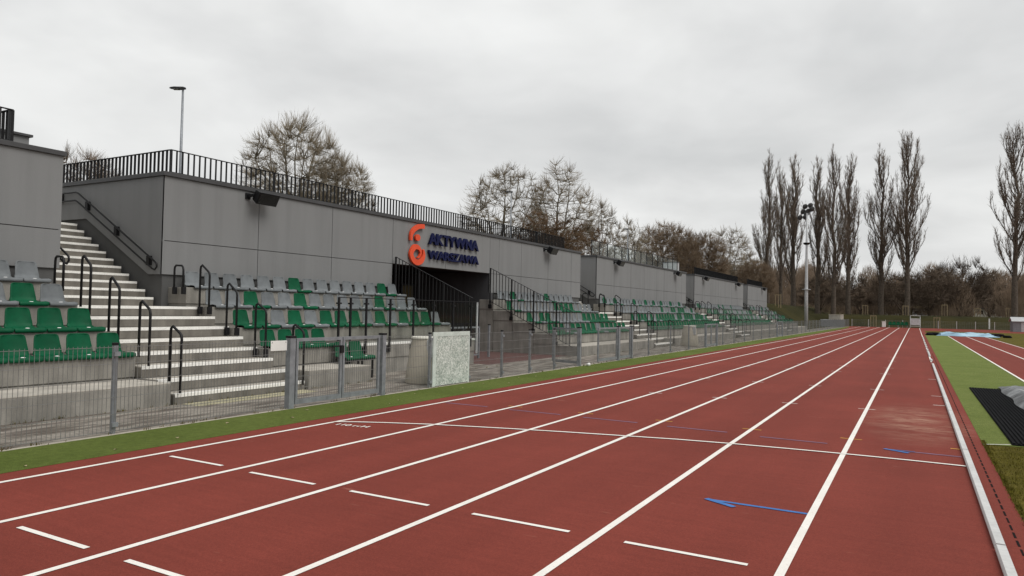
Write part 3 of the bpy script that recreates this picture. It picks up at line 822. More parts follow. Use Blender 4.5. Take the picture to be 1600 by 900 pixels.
def ribbon(pts, wds, x0, x1, name):
    ln = smoothline(pts); n = len(ln); a, b = [], []
    for i, p in enumerate(ln):
        d = (ln[min(i+1, n-1)]-ln[max(i-1, 0)]).normalized(); q = Vector((-d.y, d.x))
        f = i/(n-1)*(len(wds)-1); k = min(int(f), len(wds)-2); wd = wds[k]+(wds[k+1]-wds[k])*(f-k)
        a.append(p+q*wd/2); b.append(p-q*wd/2)
    vs = [(x0, p.x, p.y) for p in a]+[(x0, p.x, p.y) for p in b]+[(x1, p.x, p.y) for p in a]+[(x1, p.x, p.y) for p in b]
    fs = []
    for i in range(n-1):
        fs += [(i, i+1, n+i+1, n+i), (2*n+i, 3*n+i, 3*n+i+1, 2*n+i+1), (i, 2*n+i, 2*n+i+1, i+1), (n+i, n+i+1, 3*n+i+1, 3*n+i)]
    fs += [(0, n, 3*n, 2*n), (n-1, 3*n-1, 4*n-1, 2*n-1)]
    return MB().add(vs, fs).build(name, M['orange'], sg)
X0, X1 = WX+.03, WX+.10
ribbon([(18.06, 3.66), (18.075, 3.85), (18.17, 3.98), (18.31, 4.075), (18.48, 4.14), (18.74, 4.165)], [.10, .13, .15, .15, .15, .14], X0, X1, 'emblem_arc')
mb = MB(); n = 24
mb.add([(x, 18.40+.125*math.cos(2*math.pi*k/n), 3.775+.105*math.sin(2*math.pi*k/n)) for x in (X0, X1) for k in range(n)], [tuple(range(n)), tuple(range(n, 2*n))]+[(k, (k+1) % n, n+(k+1) % n, n+k) for k in range(n)])
mb.build('emblem_dot', M['orange'], sg)
ribbon([(18.40, 3.13), (18.52, 3.19), (18.575, 3.33), (18.45, 3.455), (18.25, 3.46), (18.09, 3.25), (18.19, 3.06), (18.41, 2.985), (18.64, 3.06), (18.745, 3.235), (18.705, 3.42)], [.035, .05, .075, .13, .17, .17, .18, .18, .17, .13, .06], X0, X1, 'emblem_spiral')

# wall handrails beside the upper flights
def wall_rail(y, s, label, dx=0):
    t = thing('wall_handrail', label, 'handrail', (-14, y, 2.4), 'double wall handrails beside the upper stairs')
    pts = [(-18.4, y, 4.08), (-17.05, y, 4.08), (-16.95, y, 4.05), (-14.05, y, 2.43), (-13.98, y, 2.38), (-13.97, y, 2.31), (-14.03, y, 2.25), (-14.13, y, 2.28), (-16.98, y, 3.86), (-17.06, y, 3.89), (-18.4, y, 3.89)]
    pts = [(x+dx, y_, z) for x, y_, z in pts]
    MB().tube(pts, .02, 8).build('rail', M['black'], t, True)
    for x, z in ((-15.46, 3.12), (-14.27, 2.45), (-17.7, 3.98), (-16.6, 3.74)):
        MB().box(x-.05, x+.05, y-.012, y+.06*s, z-.10, z+.10).build('bracket', M['black'], t)
wall_rail(9.53, 1, 'black double handrail on the wall right of the nearest stairs')
wall_rail(33.26, 1, 'black double handrail on the wall right of the second stairs')
wall_rail(51.48, 1, 'black double handrail on the wall right of the third stairs')
wall_rail(70.28, 1, 'black double handrail on the wall right of the fourth stairs')
wall_rail(7.615, -1, 'black double handrail mostly hidden behind the left building corner', .2)

# sloping railings at the tunnel
def slope_rail(y, xa, za, xb, zb, drop, label, posts):
    t = thing('sloping_railing', label, 'railing', (xa, y, za-drop), 'black sloping railings beside the tunnel')
    MB().bar((xa, y, za), (xb, y, zb), .045, .014).build('top_rail', M['black'], t)
    MB().bar((xa, y, za-drop), (xb, y, zb-drop), .03, .014).build('bottom_rail', M['black'], t)
    n = round(abs(xb-xa)/.127)
    mb = MB()
    for i in range(1, n):
        if i % posts == 0: continue
        x = xa+(xb-xa)*i/n; z = za+(zb-za)*i/n
        mb.box(x-.009, x+.009, y-.009, y+.009, z-drop, z)
    mb.build('baluster_panel', M['black'], t)
    for i in range(0, n+1, posts):
        x = xa+(xb-xa)*i/n; z = za+(zb-za)*i/n
        p = MB().box(x-.021, x+.021, y-.021, y+.021, z-drop-.12, z+.004).build('post', M['black'], t)
        MB().box(x-.06, x+.06, y-.03, y+.03, z-drop-.26, z-drop-.12).build('bracket', M['black'], p, bevel=.006)
slope_rail(22.34, -13.46, 3.03, -10.14, 1.50, 1.2, 'black sloping baluster railing on the terrace end, right of the tunnel', 7)
slope_rail(17.31, -13.80, 3.08, -11.0, 1.85, 1.25, 'black sloping baluster railing on the terrace end, left of the tunnel', 7)
# front guard of the wheelchair platform: posts, top rail, glass panes
t = thing('platform_railing', 'black posted glass railing along the front of the wheelchair platform', 'railing', (-10.82, 11.7, .5))
py = [11.66, 12.03, 12.55, 13.4, 14.3, 15.15, 16.05, 16.95]
for i, y in enumerate(py):
    zb = .25 if i < 2 else .5
    p = MB().box(-10.83, -10.795, y-.022, y+.022, zb, 1.735).build('post', M['black'], t)
    MB().box(-10.858, -10.825, y-.06, y+.06, zb, zb+.14).build('bracket', M['black'], p)
    MB().box(-10.85, -10.775, y-.05, y+.05, 1.60, 1.635).build('clamp', M['black'], p)
    if i and i < len(py)-1: MB().box(-10.816, -10.808, y+.05, py[i+1]-.05, .82, 1.70).build('pane', M['glass'], t)
MB().box(-10.83, -10.79, py[0]-.022, py[-1]+.3, 1.7355, 1.752).build('top_rail', M['black'], t)
MB().box(-10.816, -10.808, 17.0, 17.22, .6, 1.70).build('pane', M['glass'], t)
MB().box(-10.83, -10.79, 17.232, 17.272, .3, 1.735).build('post', M['galv_light'], t)

# ------------------------------------------------------------------ mesh fence along the track
FX = -8.20
def mesh_panel(mb, y0, y1, z0=.04, z1=1.03, x=FX, sp=.05, r=.0022):
    n = max(2, int((y1-y0)/sp))
    for i in range(n+1):
        y = y0+(y1-y0)*i/n; mb.box(x-r, x+r, y-r, y+r, z0, z1+.02)
    for k in range(6):
        z = z0+.01+(z1-z0-.01)*k/5
        mb.box(x+r, x+r+.006, y0, y1, z-.003, z+.003)
def post(t, y, x=FX, h=1.07, w_=.025, d_=.02):
    p = MB().box(x-.045-d_, x-.045+d_, y-w_, y+w_, .0, h-.02).build('post', M['galv'], t, bevel=.003)
    MB().box(x-.048-d_, x-.042+d_, y-w_-.004, y+w_+.004, h-.0195, h+.012).build('cap', M['black'], p)
    for z in (.12, h-.12): MB().box(x-.02, x+.012, y-w_-.012, y+w_+.012, z-.025, z+.025).build('clamp', M['galv'], p)
def fence(ys_, label, ends=(True, True), skip=()):
    t = thing('mesh_fence', label, 'fence', (FX, ys_[0], 0), 'grey wire mesh fences along the track')
    for i, y in enumerate(ys_):
        if (i > 0 or ends[0]) and (i < len(ys_)-1 or ends[1]): post(t, y)
        if i < len(ys_)-1 and i not in skip:
            mb = MB(); mesh_panel(mb, y+.01, ys_[i+1]-.01, sp=.05 if y < 60 else .1); mb.build('mesh_panel', M['wire'], t, fix=False)
    return t
fence([.2, 2.65, 5.13, 7.66], 'grey wire mesh fence left of the nearest gate', (True, False))
fence([10.06, 11.45, 12.83, 14.25, 15.62, 17.0, 18.40], 'grey wire mesh fence in front of the tunnel, right of the nearest gate', (False, False), skip=(1,))
fence([22.8, 24.63, 27.24, 29.8, 32.3], 'grey wire mesh fence below the terrace right of the tunnel', (True, False))
fence([34.55, 35.9, 38.4, 41, 43.5, 46.1, 48.8, 51.4], 'grey wire mesh fence below the second grey building', (False, False))
yy = [53.75]
while yy[-1] < 110: yy.append(yy[-1]+2.55)
fence(yy, 'long grey wire mesh fence running to the far end of the track', (False, True))
def gate_post(t, y, w_=.075, h=1.10, x=FX):
    w_ *= .62
    p = MB().box(x-.05, x+.05, y-w_, y+w_, 0, h-.03).build('gate_post', M['galv'], t, bevel=.005)
    MB().box(x-.055, x+.055, y-w_-.005, y+w_+.005, h-.0295, h).build('cap', M['black'], p)
def leaf_at(t, y0, y1, hinge=None, ang=0, x=FX):
    # one gate leaf: frame with a wire infill, optionally swung about its hinge edge
    f = MB(); wd = .022
    f.box(x-.02, x+.02, y0, y0+2*wd, .06, 1.06); f.box(x-.02, x+.02, y1-2*wd, y1, .06, 1.06)
    f.box(x-.02, x+.02, y0+2*wd+.001, y1-2*wd-.001, 1.01, 1.06); f.box(x-.02, x+.02, y0+2*wd+.001, y1-2*wd-.001, .06, .13)
    m = MB(); mesh_panel(m, y0+2*wd, y1-2*wd, .13, .985, x)
    for b in (f, m):
        if hinge is not None:
            ca, sa = math.cos(ang), math.sin(ang)
            b.v = [(x+(vx-x)*ca-(vy-hinge)*sa, hinge+(vx-x)*sa+(vy-hinge)*ca, vz) for vx, vy, vz in b.v]
    o = f.build('gate_leaf', M['galv'], t)
    m.build('mesh_panel', M['wire'], o, fix=False)
    return o
t = thing('mesh_gate', 'grey double mesh gate nearest the camera, below the green seats', 'gate', (FX, 8.85, 0), 'grey mesh gates in the track fence')
gate_post(t, 7.83, .085); gate_post(t, 9.97, .075)
lf = leaf_at(t, 7.93, 8.93); leaf_at(t, 8.95, 9.88)
MB().box(FX+.023, FX+.06, 8.86, 8.93, .80, .92).build('lock', M['black'], lf)
MB().box(FX+.03, FX+.05, 8.70, 8.90, .90, .925).build('handle', M['black'], lf)
t = thing('mesh_gate', 'grey mesh gate right of the tunnel with one leaf swung open', 'gate', (FX, 20, 0), 'grey mesh gates in the track fence')
gate_post(t, 18.5, .075); gate_post(t, 21.5, .08); gate_post(t, 22.72, .06)
leaf_at(t, 18.6, 19.7, 18.6, R(72)); leaf_at(t, 19.85, 21.4); leaf_at(t, 21.62, 22.6)
t = thing('mesh_gate', 'grey mesh gate below the second grey building, left end', 'gate', (FX, 33.4, 0), 'grey mesh gates in the track fence')
gate_post(t, 32.4, .07); gate_post(t, 34.45, .07); leaf_at(t, 32.5, 33.4); leaf_at(t, 33.42, 34.35)
t = thing('mesh_gate', 'grey mesh gate below the third stairs', 'gate', (FX, 52.5, 0), 'grey mesh gates in the track fence')
gate_post(t, 51.5, .07); gate_post(t, 53.65, .07); leaf_at(t, 51.6, 52.55); leaf_at(t, 52.57, 53.55)
# white plaque on the fence
t = thing('fence_plaque', 'blank white plaque hung on the fence left of the nearest gate', 'plaque', (FX+.02, 7.58, .95))
MB().box(FX+.010, FX+.016, 7.43, 7.74, .885, 1.035).build('plate', M['white'], t, bevel=.01)
for a_ in (7.45, 7.71): MB().box(FX+.0165, FX+.019, a_, a_+.01, 1.0, 1.02).build('clip', M['galv'], t)
# shattered glass pane in the fence
t = thing('shattered_pane', 'crazed greenish glass pane standing in the fence by the litter bin', 'glass pane', (FX, 12.1, 0))
MB().box(FX-.008, FX+.008, 11.52, 12.77, .03, 1.075).build('pane', M['crazed'], t)
for a_ in ((11.49, 12.80, 1.00, 1.085), (11.49, 11.59, .02, .998), (12.76, 12.80, .02, .998)): MB().box(FX-.012, FX+.012, *a_).build('frame_rail', M['pale_glass'], t)
# litter bins
def bin_(x, y, label, h=.97):
    t = thing('litter_bin', label, 'litter bin', (x, y, 0), 'tapered beige litter bins')
    MB().lathe((x, y, 0), [(.40, .012), (.41, .03), (.385, .3), (.325, .7), (.285, h-.1), (.28, h-.06)], 28).build('body', M['beige'], t, True)
    MB().lathe((x, y, h-.058), [(.28, 0), (.30, .01), (.30, .04), (.28, .05)], 28).build('lid', M['cream'], t)
    MB().lathe((x, y, .001), [(.33, 0), (.35, .01)], 24).build('foot', M['black'], t)
    MB().box(x+.20, x+.325, y-.24, y-.14, h-.42, h-.07).build('hinge_strap', M['galv_light'], t, bevel=.004)
bin_(-8.85, 12.15, 'tapered beige litter bin with cream lid behind the fence, beside the shattered pane')
bin_(-9.1, 33.05, 'tapered beige litter bin with cream lid farther along, by the second stairs')
# barrier leaf at the mouth of the tunnel
t = thing('tunnel_barrier', 'grey barrier frame standing at the mouth of the tunnel', 'barrier', (-11.9, 18.8, 0))
mb = MB()
for y in (17.5, 18.3, 19.15): mb.box(-11.95, -11.90, y-.03, y+.03, 0, 1.0)
mb.box(-11.95, -11.90, 17.5, 19.15, .95, 1.0); mb.box(-11.95, -11.90, 17.5, 19.15, .1, .14)
mb.build('frame', M['galv'], t)
mb = MB(); mesh_panel(mb, 17.55, 19.1, .14, .95, -11.93, .06); mb.build('mesh_panel', M['wire'], t, fix=False)
t = thing('barrier_post', 'single grey post at the right side of the tunnel mouth', 'post', (-12, 19.9, 0))
MB().box(-12.03, -11.97, 19.87, 19.93, 0, 1.03).build('post', M['galv'], t); MB().box(-12.035, -11.965, 19.865, 19.935, 1.031, 1.06).build('cap', M['black'], t)

# ------------------------------------------------------------------ right of the track: pit mat, covers, tarpaulin
t = thing('ribbed_mat', 'black ribbed rubber mat on the turf beside the track', 'mat', (1.6, 15, 0))
mb = MB().box(1.05, 2.9, 10.82, 19.05, .012, .024)
for i in range(36): mb.box(1.06+.05*i, 1.085+.05*i, 10.86, 19.0, .0245, .036)
mb.build('sheet', M['mat_black'], t)
nx_, ny_ = 40, 110
mb = MB()
for j in range(ny_+1):
    for i in range(nx_+1):
        u, v = i/nx_, j/ny_
        x = 1.60+u*2.6; y = 9.5+v*10.0
        edge = min(u*14, 1, (1-v)*16, v*16)
        h_ = .05+.11*edge+.035*edge*(math.sin(11*v+4*u)+math.sin(23*v-6*u+1)*.6+rnd.uniform(-.35, .35))
        x += .03*math.sin(9*v*3.1)*(1-u)
        mb.v.append((x, y, max(.04, h_) if edge > .05 else .038))
for j in range(ny_):
    for i in range(nx_):
        o0 = j*(nx_+1)+i; mb.f.append((o0, o0+1, o0+nx_+2, o0+nx_+1))
o = mb.build('sandpit_cover', M['tarp_grey'], None, True)
tag(o, 'crumpled grey and black cover over the sandpit at the right edge', 'cover')
mb = MB(); nx_, ny_ = 46, 18
for j in range(ny_+1):
    for i in range(nx_+1):
        u, v = i/nx_, j/ny_
        e = min(u*10, (1-u)*10, v*5, (1-v)*5, 1)
        x = 1.5+u*4.5+.1*math.sin(v*9); y = 70.2+v*8+.25*math.sin(u*13)+.15*math.sin(u*29)
        mb.v.append((x, y, .03+.20*e*(.8+.35*math.sin(u*17+v*5)+.2*rnd.random())))
for j in range(ny_):
    for i in range(nx_):
        o0 = j*(nx_+1)+i; mb.f.append((o0, o0+1, o0+nx_+2, o0+nx_+1))
o = mb.build('blue_tarpaulin', M['tarp_blue'], None, True); tag(o, 'light blue tarpaulin lying at the far end of the runway', 'tarpaulin')
mb = MB()
for k in range(26):
    a = rnd.uniform(0, 1)
    side = rnd.choice((0, 1))
    x = (1.0+.7*a) if side == 0 else (5.7+.9*a); y = rnd.uniform(70, 78.5)
    mb.lathe((x, y, .014), [(.30, 0), (.34, .06), (.2, .13+.06*a)], 7)
o = mb.build('tarpaulin_weights', M['mat_black'], None, True); tag(o, 'black rubber edging bags heaped round the blue tarpaulin', 'weights', None, 'stuff')

# ------------------------------------------------------------------ far end of the track
EY = 114.9
t = thing('mesh_fence', 'low grey wire fence closing the far end of the track', 'fence', (0, EY, 0))
mb = MB()
for i in range(16):
    x = -8+2.15*i
    MB().box(x-.035, x+.035, EY-.03, EY+.03, 0, 1.06).build('post', M['galv_light'], t)
for i in range(170):
    x = -8+.2*i; mb.box(x-.003, x+.003, EY+.035, EY+.041, .05, 1.0)
for k in range(6): mb.box(-8, 26, EY+.042, EY+.05, .06+.185*k, .072+.185*k)
mb.build('mesh_panel', M['galv'], t, fix=False)
# finish judges' stand
t = thing('judge_stand', 'pale stepped judges stand at the far end of the track', 'judges stand', (0, 114, 0))
for x in (-.62, .58):
    fr = MB()
    fr.bar((x, 113.2, 0), (x, 114.5, 1.55), .05, .05); fr.bar((x, 114.5, 0), (x, 114.5, 1.75), .05, .05); fr.bar((x, 113.2, 0), (x, 113.2, .35), .05, .05)
    fr.build('frame', M['galv_light'], t)
for k in range(5): MB().box(-.6, .56, 113.15+.25*k, 113.42+.25*k, .25+.26*k, .29+.26*k).build('seat_board', M['white'], t)
MB().box(-.58, .54, 113.25, 113.29, .42, 1.25).build('front_panel', M['galv_light'], t)
MB().bar((-.62, 114.5, 1.72), (.58, 114.5, 1.72), .05, .05).build('guard_rail', M['white'], t)
t = thing('team_bench', 'green bench of five seats at the far end of the track', 'bench', (-2.1, 114, 0))
for k in range(5):
    o = bpy.data.objects.new('seat', SM['green']); col.objects.link(o); o.parent = t; o.location = (-1.0+.5*k, 0, .42); o.rotation_euler = (0, 0, R(-90)); o.scale = (1.1, 1.1, 1.1)
MB().box(-3.3, -.9, 114.0, 114.06, .33, .39).build('beam', M['green'], t)
for x in (-3.2, -2.1, -1.0): MB().box(x-.04, x+.04, 113.95, 114.1, 0, .329).build('leg', M['galv'], t)
t = thing('white_cabinet', 'small white box standing left of the green bench', 'cabinet', (-3.85, 114, 0))
MB().box(-4.1, -3.63, 113.7, 114.2, .04, .82).build('body', M['white'], t, bevel=.02); MB().box(-4.14, -3.59, 113.66, 114.24, .821, .86).build('lid', M['cream'], t)
MB().box(-4.08, -3.65, 113.72, 114.18, .01, .039).build('foot', M['black'], t)
# storage at the end of the fence
t = thing('storage_container', 'grey ribbed storage box behind the far end of the fence', 'container', (-9.6, 108, 0))
mb = MB().box(-11.2, -8.6, 105.5, 110.5, .02, .92)
for k in range(25): mb.box(-8.6, -8.575, 105.55+.2*k, 105.65+.2*k, .03, .9)
for k in range(12): mb.box(-11.1+.21*k, -11.0+.21*k, 105.475, 105.5, .03, .9)
mb.build('body', M['galv'], t); MB().box(-11.25, -8.55, 105.45, 110.55, .921, .96).build('lid', M['galv_light'], t)
for k in range(6):
    y = 105.6+.8*k
    t = thing('storage_crate', 'tan crate on the grey storage box, %s from the left' % ordinal(k+1), 'crate', (-9.4, y, .96), 'tan crates on the storage box')
    MB().box(-10.2, -8.75, y, y+.72, .962, 1.62).build('body', M['tan_box'], t, bevel=.02)
    MB().box(-10.23, -8.72, y-.02, y+.74, 1.6205, 1.68).build('lid', M['beige'], t)
# ribbed metal shed at the right edge
t = thing('metal_shed', 'grey ribbed metal shed with pale pitched roof at the right edge', 'shed', (11.5, 105, 0))
mb = MB().box(10.15, 14, 104.0, 107, 0, 1.25)
for k in range(19): mb.box(10.2+.2*k, 10.28+.2*k, 103.975, 104.0, .02, 1.23)
for k in range(14): mb.box(10.125, 10.15, 104.1+.2*k, 104.18+.2*k, .02, 1.23)
mb.build('wall', M['galv'], t)
MB().prism([(10.0, 103.75, 1.22), (10.0, 105.5, 1.72), (10.0, 107.25, 1.22), (10.0, 107.25, 1.28), (10.0, 105.5, 1.78), (10.0, 103.75, 1.28)], (4.2, 0, 0)).build('roof', M['galv_light'], t)
MB().prism([(10.16, 104.0, 1.251), (10.16, 107, 1.251), (10.16, 105.5, 1.68)], (.03, 0, 0)).build('gable', M['galv'], t)
MB().box(10.95, 11.7, 103.955, 103.974, .03, 1.15).build('door', M['galv_light'], t)
# sapling stakes
def stakes(x, y, h, label, n=3):
    z = hill(x, y)
    t = thing('sapling_stakes', label, 'tree stakes', (x, y, z), 'timber stake frames round saplings')
    q = [(-.35, 0), (.35, 0), (0, .5)][:n]
    for a, b in q: MB().tube([(x+a, y+b, z-.1), (x+a, y+b, z+h)], .05, 7).build('stake', M['stake'], t)
    MB().box(x-.42, x+.42, y-.04, y+.04, z+h-.12, z+h-.02).build('crossbar', M['stake'], t)
    MB().tube([(x, y+.15, z), (x+.03, y+.18, z+h*.8), (x, y+.2, z+h+1.2)], [.025, .02, .006], 5).build('sapling', M['twig'], t)
for x, y, h, lb in ((-6.9, 126, 1.5, 'on the bank left of the green bench'), (-5.3, 116.2, 1.65, 'behind the end fence, left of the white box'), (-1.33, 126, 1.5, 'on the bank above the green bench'),
                    (2.6, 116.2, 1.55, 'behind the end fence, right of the judges stand'), (3.85, 127, 1.75, 'on the bank right of the judges stand'), (8.1, 128, 1.3, 'on the bank behind the blue tarpaulin'), (12, 128, 1.4, 'on the bank behind the metal shed'), (-16, 101, 1.7, 'on the bank beside the farthest building'), (-11.2, 120, 1.5, 'on the bank behind the floodlight mast')):
    stakes(x, y, h, 'timber stake frame '+lb)
# low white buildings and a car behind the trees
def low_house(x0, x1, y, z, h, label, m):
    t = thing('low_building', label, 'building', ((x0+x1)/2, y, z))
    MB().box(x0, x1, y, y+5, z, z+h).build('wall', m, t)
    MB().box(x0-.2, x1+.2, y-.2, y+5.2, z+h+.002, z+h+.2).build('roof', M['coping'], t)
    n = max(2, int((x1-x0)/1.4))
    for k in range(n):
        a = x0+(x1-x0)*(k+.25)/n; MB().box(a, a+(x1-x0)/n*.5, y-.02, y-.002, z+h*.35, z+h*.8).build('window', M['lens'], t)
low_house(-.5, 4.0, 158, 1.75, 1.2, 'low pale building glimpsed between the dark trees behind the stand', M['galv_light'])
low_house(9.6, 16.5, 158, 1.75, 1.5, 'low cream building glimpsed behind the trees at the right', M['cream'])
z = hill(-3.2, 150)-.3
t = thing('parked_car', 'small white car half hidden behind the bank above the green bench', 'car', (-3.2, 150, z))
MB().prism([(-4.9, 149.4, z+.3), (-1.5, 149.4, z+.3), (-1.45, 149.4, z+.75), (-2.2, 149.4, z+.85), (-2.7, 149.4, z+1.3), (-4.1, 149.4, z+1.35), (-4.75, 149.4, z+.9), (-4.95, 149.4, z+.8)], (0, 1.6, 0)).build('body', M['white'], t)
MB().prism([(-4.5, 149.38, z+.88), (-2.35, 149.38, z+.88), (-2.75, 149.38, z+1.24), (-4.05, 149.38, z+1.28)], (0, .018, 0)).build('side_window', M['lens'], t)
for x in (-4.2, -2.2):
    w_ = MB(); n = 14
    w_.add([(x+.3*math.cos(2*math.pi*k/n), yy_, z+.3+.3*math.sin(2*math.pi*k/n)) for yy_ in (149.36, 149.56) for k in range(n)], [tuple(range(n)), tuple(range(n, 2*n))]+[(k, (k+1) % n, n+(k+1) % n, n+k) for k in range(n)])
    w_.build('wheel', M['mat_black'], t)
# white marker post on the bank
t = thing('marker_post', 'short white marker post on the bank behind the runway', 'post', (8.8, 117.5, 0)); MB().box(8.72, 8.88, 117.4, 117.5, hill(8.8, 117.5)-.05, 1.5).build('post', M['white'], t); MB().box(8.7, 8.9, 117.38, 117.52, 1.501, 1.55).build('cap', M['galv'], t)

# ------------------------------------------------------------------ lamps and masts
def street_lamp(x, y, z0, z1, hx, hy, label, L=.75, r=.06):
    t = thing('street_lamp', label, 'street lamp', (x, y, z0), 'street lamps behind the stand')
    MB().tube([(x, y, z0), (x, y, z0+(z1-z0)*.5), (x, y, z1)], [r*1.4, r*1.1, r*.75], 10).build('pole', M['galv'], t, True)
    d = Vector((hx, hy, 0)).normalized(); n = Vector((-d.y, d.x, 0)); p = Vector((x, y, z1))
    prof = [(-.12, .05, .05), (.0, .09, .09), (.2*L, .14, .09), (.6*L, .16, .08), (.9*L, .11, .05), (L, .04, .03)]
    mb = MB()
    for s_, w1, h1 in prof:
        q = p+d*s_+Vector((0, 0, .03+.02*s_))
        mb.v += [tuple(q+n*a*w1+Vector((0, 0, b*h1))) for a, b in ((-1, -.35), (1, -.35), (.75, .6), (0, 1), (-.75, .6))]
    for i in range(len(prof)-1):
        for k in range(5): mb.f.append((i*5+k, i*5+(k+1) % 5, i*5+5+(k+1) % 5, i*5+5+k))
    mb.f += [(4, 3, 2, 1, 0), tuple(len(prof)*5-5+k for k in range(5))]
    mb.build('lamp_head', M['black'], t)
    q = p+d*.5*L+Vector((0, 0, -.012))
    MB().bar(q-d*.22*L, q+d*.22*L, .2, .02).build('lens', M['galv_light'], t)
street_lamp(-28.48, 20.41, 3.3, 11.05, -.5, -.28, 'tall grey street lamp rising behind the left roof railing', .6)
street_lamp(-28.47, 50.25, 3.3, 10.95, -.5, -.28, 'street lamp standing in front of the pair of large bare trees', .55)
street_lamp(-27.95, 75.8, 3.3, 10.65, -.45, -.25, 'street lamp left of the brown domed willow trees', .5)
street_lamp(-29.86, 13.16, 3.3, 12.75, .5, .45, 'street lamp whose head just enters the top left corner', .62)
# floodlight mast
mx, my = -10.7, 86.6
t = thing('floodlight_mast', 'tall grey floodlight mast behind the fence near the far end', 'floodlight mast', (mx, my, 0))
MB().tube([(mx, my, 0), (mx, my, 4), (mx, my, 9), (mx, my, 13.0)], [.21, .18, .13, .09], 12).build('pole', M['galv_light'], t, True)
MB().lathe((mx, my, 4.35), [(.2, 0), (.46, .03), (.46, .07), (.2, .1)], 16).build('collar', M['galv_light'], t)
MB().lathe((mx, my, 9.4), [(.12, 0), (.3, .06), (.38, .22), (.36, .26), (.1, .3)], 14).build('lower_lamp', M['lens'], t)
MB().bar((mx-.55, my, 12.4), (mx+.5, my, 13.2), .07, .07).build('crossarm', M['galv'], t)
for k, (a, b, c_) in enumerate(((-.42, 0, 13.2), (.1, .1, 13.25), (-.2, -.15, 13.75), (.5, 0, 13.45), (-.75, 0, 12.55), (-.2, .1, 12.6), (.35, -.1, 13.85), (-.1, .1, 12.95))):
    o = MB()
    o.lathe((0, 0, 0), [(.1, -.16), (.25, -.1), (.31, .05), (.29, .09)], 14)
    me = o.mesh('lamp', M['coping'], True); q = bpy.data.objects.new('lamp', me); col.objects.link(q); q.parent = t
    q.location = (a, b, c_); q.rotation_euler = (R(115), 0, R(40))

# ------------------------------------------------------------------ small things on the ground
t = thing('paper_cup', 'crushed white paper cup on the green strip beside the fence', 'cup', (-8.0, 18.6, 0))
o = MB().lathe((0, 0, 0), [(.03, 0), (.04, .05), (.045, .1)], 12).mesh('cup', M['white'], True); q = bpy.data.objects.new('cup_body', o); col.objects.link(q); q.parent = t; q.location = (0, 0, .055); q.rotation_euler = (R(80), R(20), R(60))
for k in range(16):
    x = rnd.uniform(-8.1, -7.2); y = 3.5+k*.9+rnd.uniform(-.3, .3); s_ = rnd.uniform(.02, .04); a = rnd.uniform(0, 6)
    mb = MB(); mb.add([(math.cos(a)*s_, math.sin(a)*s_, .004), (math.cos(a+1.4)*s_*.6, math.sin(a+1.4)*s_*.6, .012), (-math.cos(a)*s_, -math.sin(a)*s_, .003), (math.cos(a-1.4)*s_*.6, math.sin(a-1.4)*s_*.6, .010)], [(0, 1, 2, 3)])
    o = mb.build('fallen_leaf', M['leaf']); o.location = (x, y, .012)
    tag(o, 'dry leaf on the green strip, %s from the camera' % ordinal(k+1), 'leaf', 'dry leaves on the green strip')

# weeds along the foot of the walls and posts, and blades of the real grass at the lower right
wv, wf, wm = [], [], []
def blade(x, y, z, h_, lean, w_):
    a = rnd.uniform(0, 6.283); n = len(wv)
    wv.extend([(x-w_*math.sin(a), y+w_*math.cos(a), z), (x+w_*math.sin(a), y-w_*math.cos(a), z), (x+lean*math.cos(a), y+lean*math.sin(a), z+h_)]); wf.append((n, n+1, n+2))
for k in range(420):
    y = 2+rnd.random()**1.6*45
    x = rnd.choice((-9.84, -9.84, -8.24, -8.19))+rnd.uniform(-.01, .02)
    if x < -9 and 17.0 < y < 22.6: continue
    for j in range(rnd.randint(2, 7)): blade(x+rnd.uniform(0, .03), y+rnd.uniform(-.05, .05), .01, rnd.uniform(.015, .06), rnd.uniform(.01, .04), .004)
me = bpy.data.meshes.new('weeds'); me.from_pydata(wv, [], wf); me.materials.append(M['lawn'])
tag(link('weeds', me), 'tiny weeds in the joints along the plinth and fence', 'weeds', None, 'stuff')
wv, wf = [], []
for k in range(26000):
    x = .77+rnd.random()*2.4; y = 4.5+rnd.random()*6.15
    blade(x, y, .003, rnd.uniform(.012, .04), rnd.uniform(.005, .035), .003)
for k in range(5000): blade(rnd.gauss(.755, .012), 4+rnd.random()*7, .006, rnd.uniform(.01, .03), rnd.uniform(.005, .03), .003)
me = bpy.data.meshes.new('grass_blades'); me.from_pydata(wv, [], wf); me.materials.append(M['blade'])
tag(link('grass_blades', me), 'short olive grass beside the track at the lower right', 'grass', None, 'stuff')

# ------------------------------------------------------------------ bare trees
class TreeB:
    def __init__(s, seed): s.r = random.Random(seed); s.big = MB(); s.tw = MB()
    def limb(s, pts, r0, r1, n=6):
        k = len(pts); s.big.tube(pts, [r0+(r1-r0)*i/(k-1) for i in range(k)], n, False)
    def twig(s, p, q, r):
        d = (q-p)
        if d.length < 1e-5: return
        a = d.orthogonal().normalized()*r; b = d.normalized().cross(a)
        n = len(s.tw.v)
        s.tw.v += [tuple(p+a), tuple(p-a*.5+b*.87), tuple(p-a*.5-b*.87), tuple(q)]
        s.tw.f += [(n, n+1, n+3), (n+1, n+2, n+3), (n+2, n, n+3)]
    def seg(s, p, q, r0, r1):
        d = (q-p)
        if d.length < 1e-5: return
        a = d.orthogonal().normalized(); b = d.normalized().cross(a); n = len(s.tw.v)
        for c_, rr in ((p, r0), (q, r1)):
            s.tw.v += [tuple(c_+a*rr), tuple(c_+(-a*.5+b*.87)*rr), tuple(c_+(-a*.5-b*.87)*rr)]
        s.tw.f += [(n, n+1, n+4, n+3), (n+1, n+2, n+5, n+4), (n+2, n, n+3, n+5)]
    def meshes(s, bark, twig):
        a = s.big.mesh('trunk', bark, True, False); b = s.tw.mesh('crown', twig, False, False); return a, b
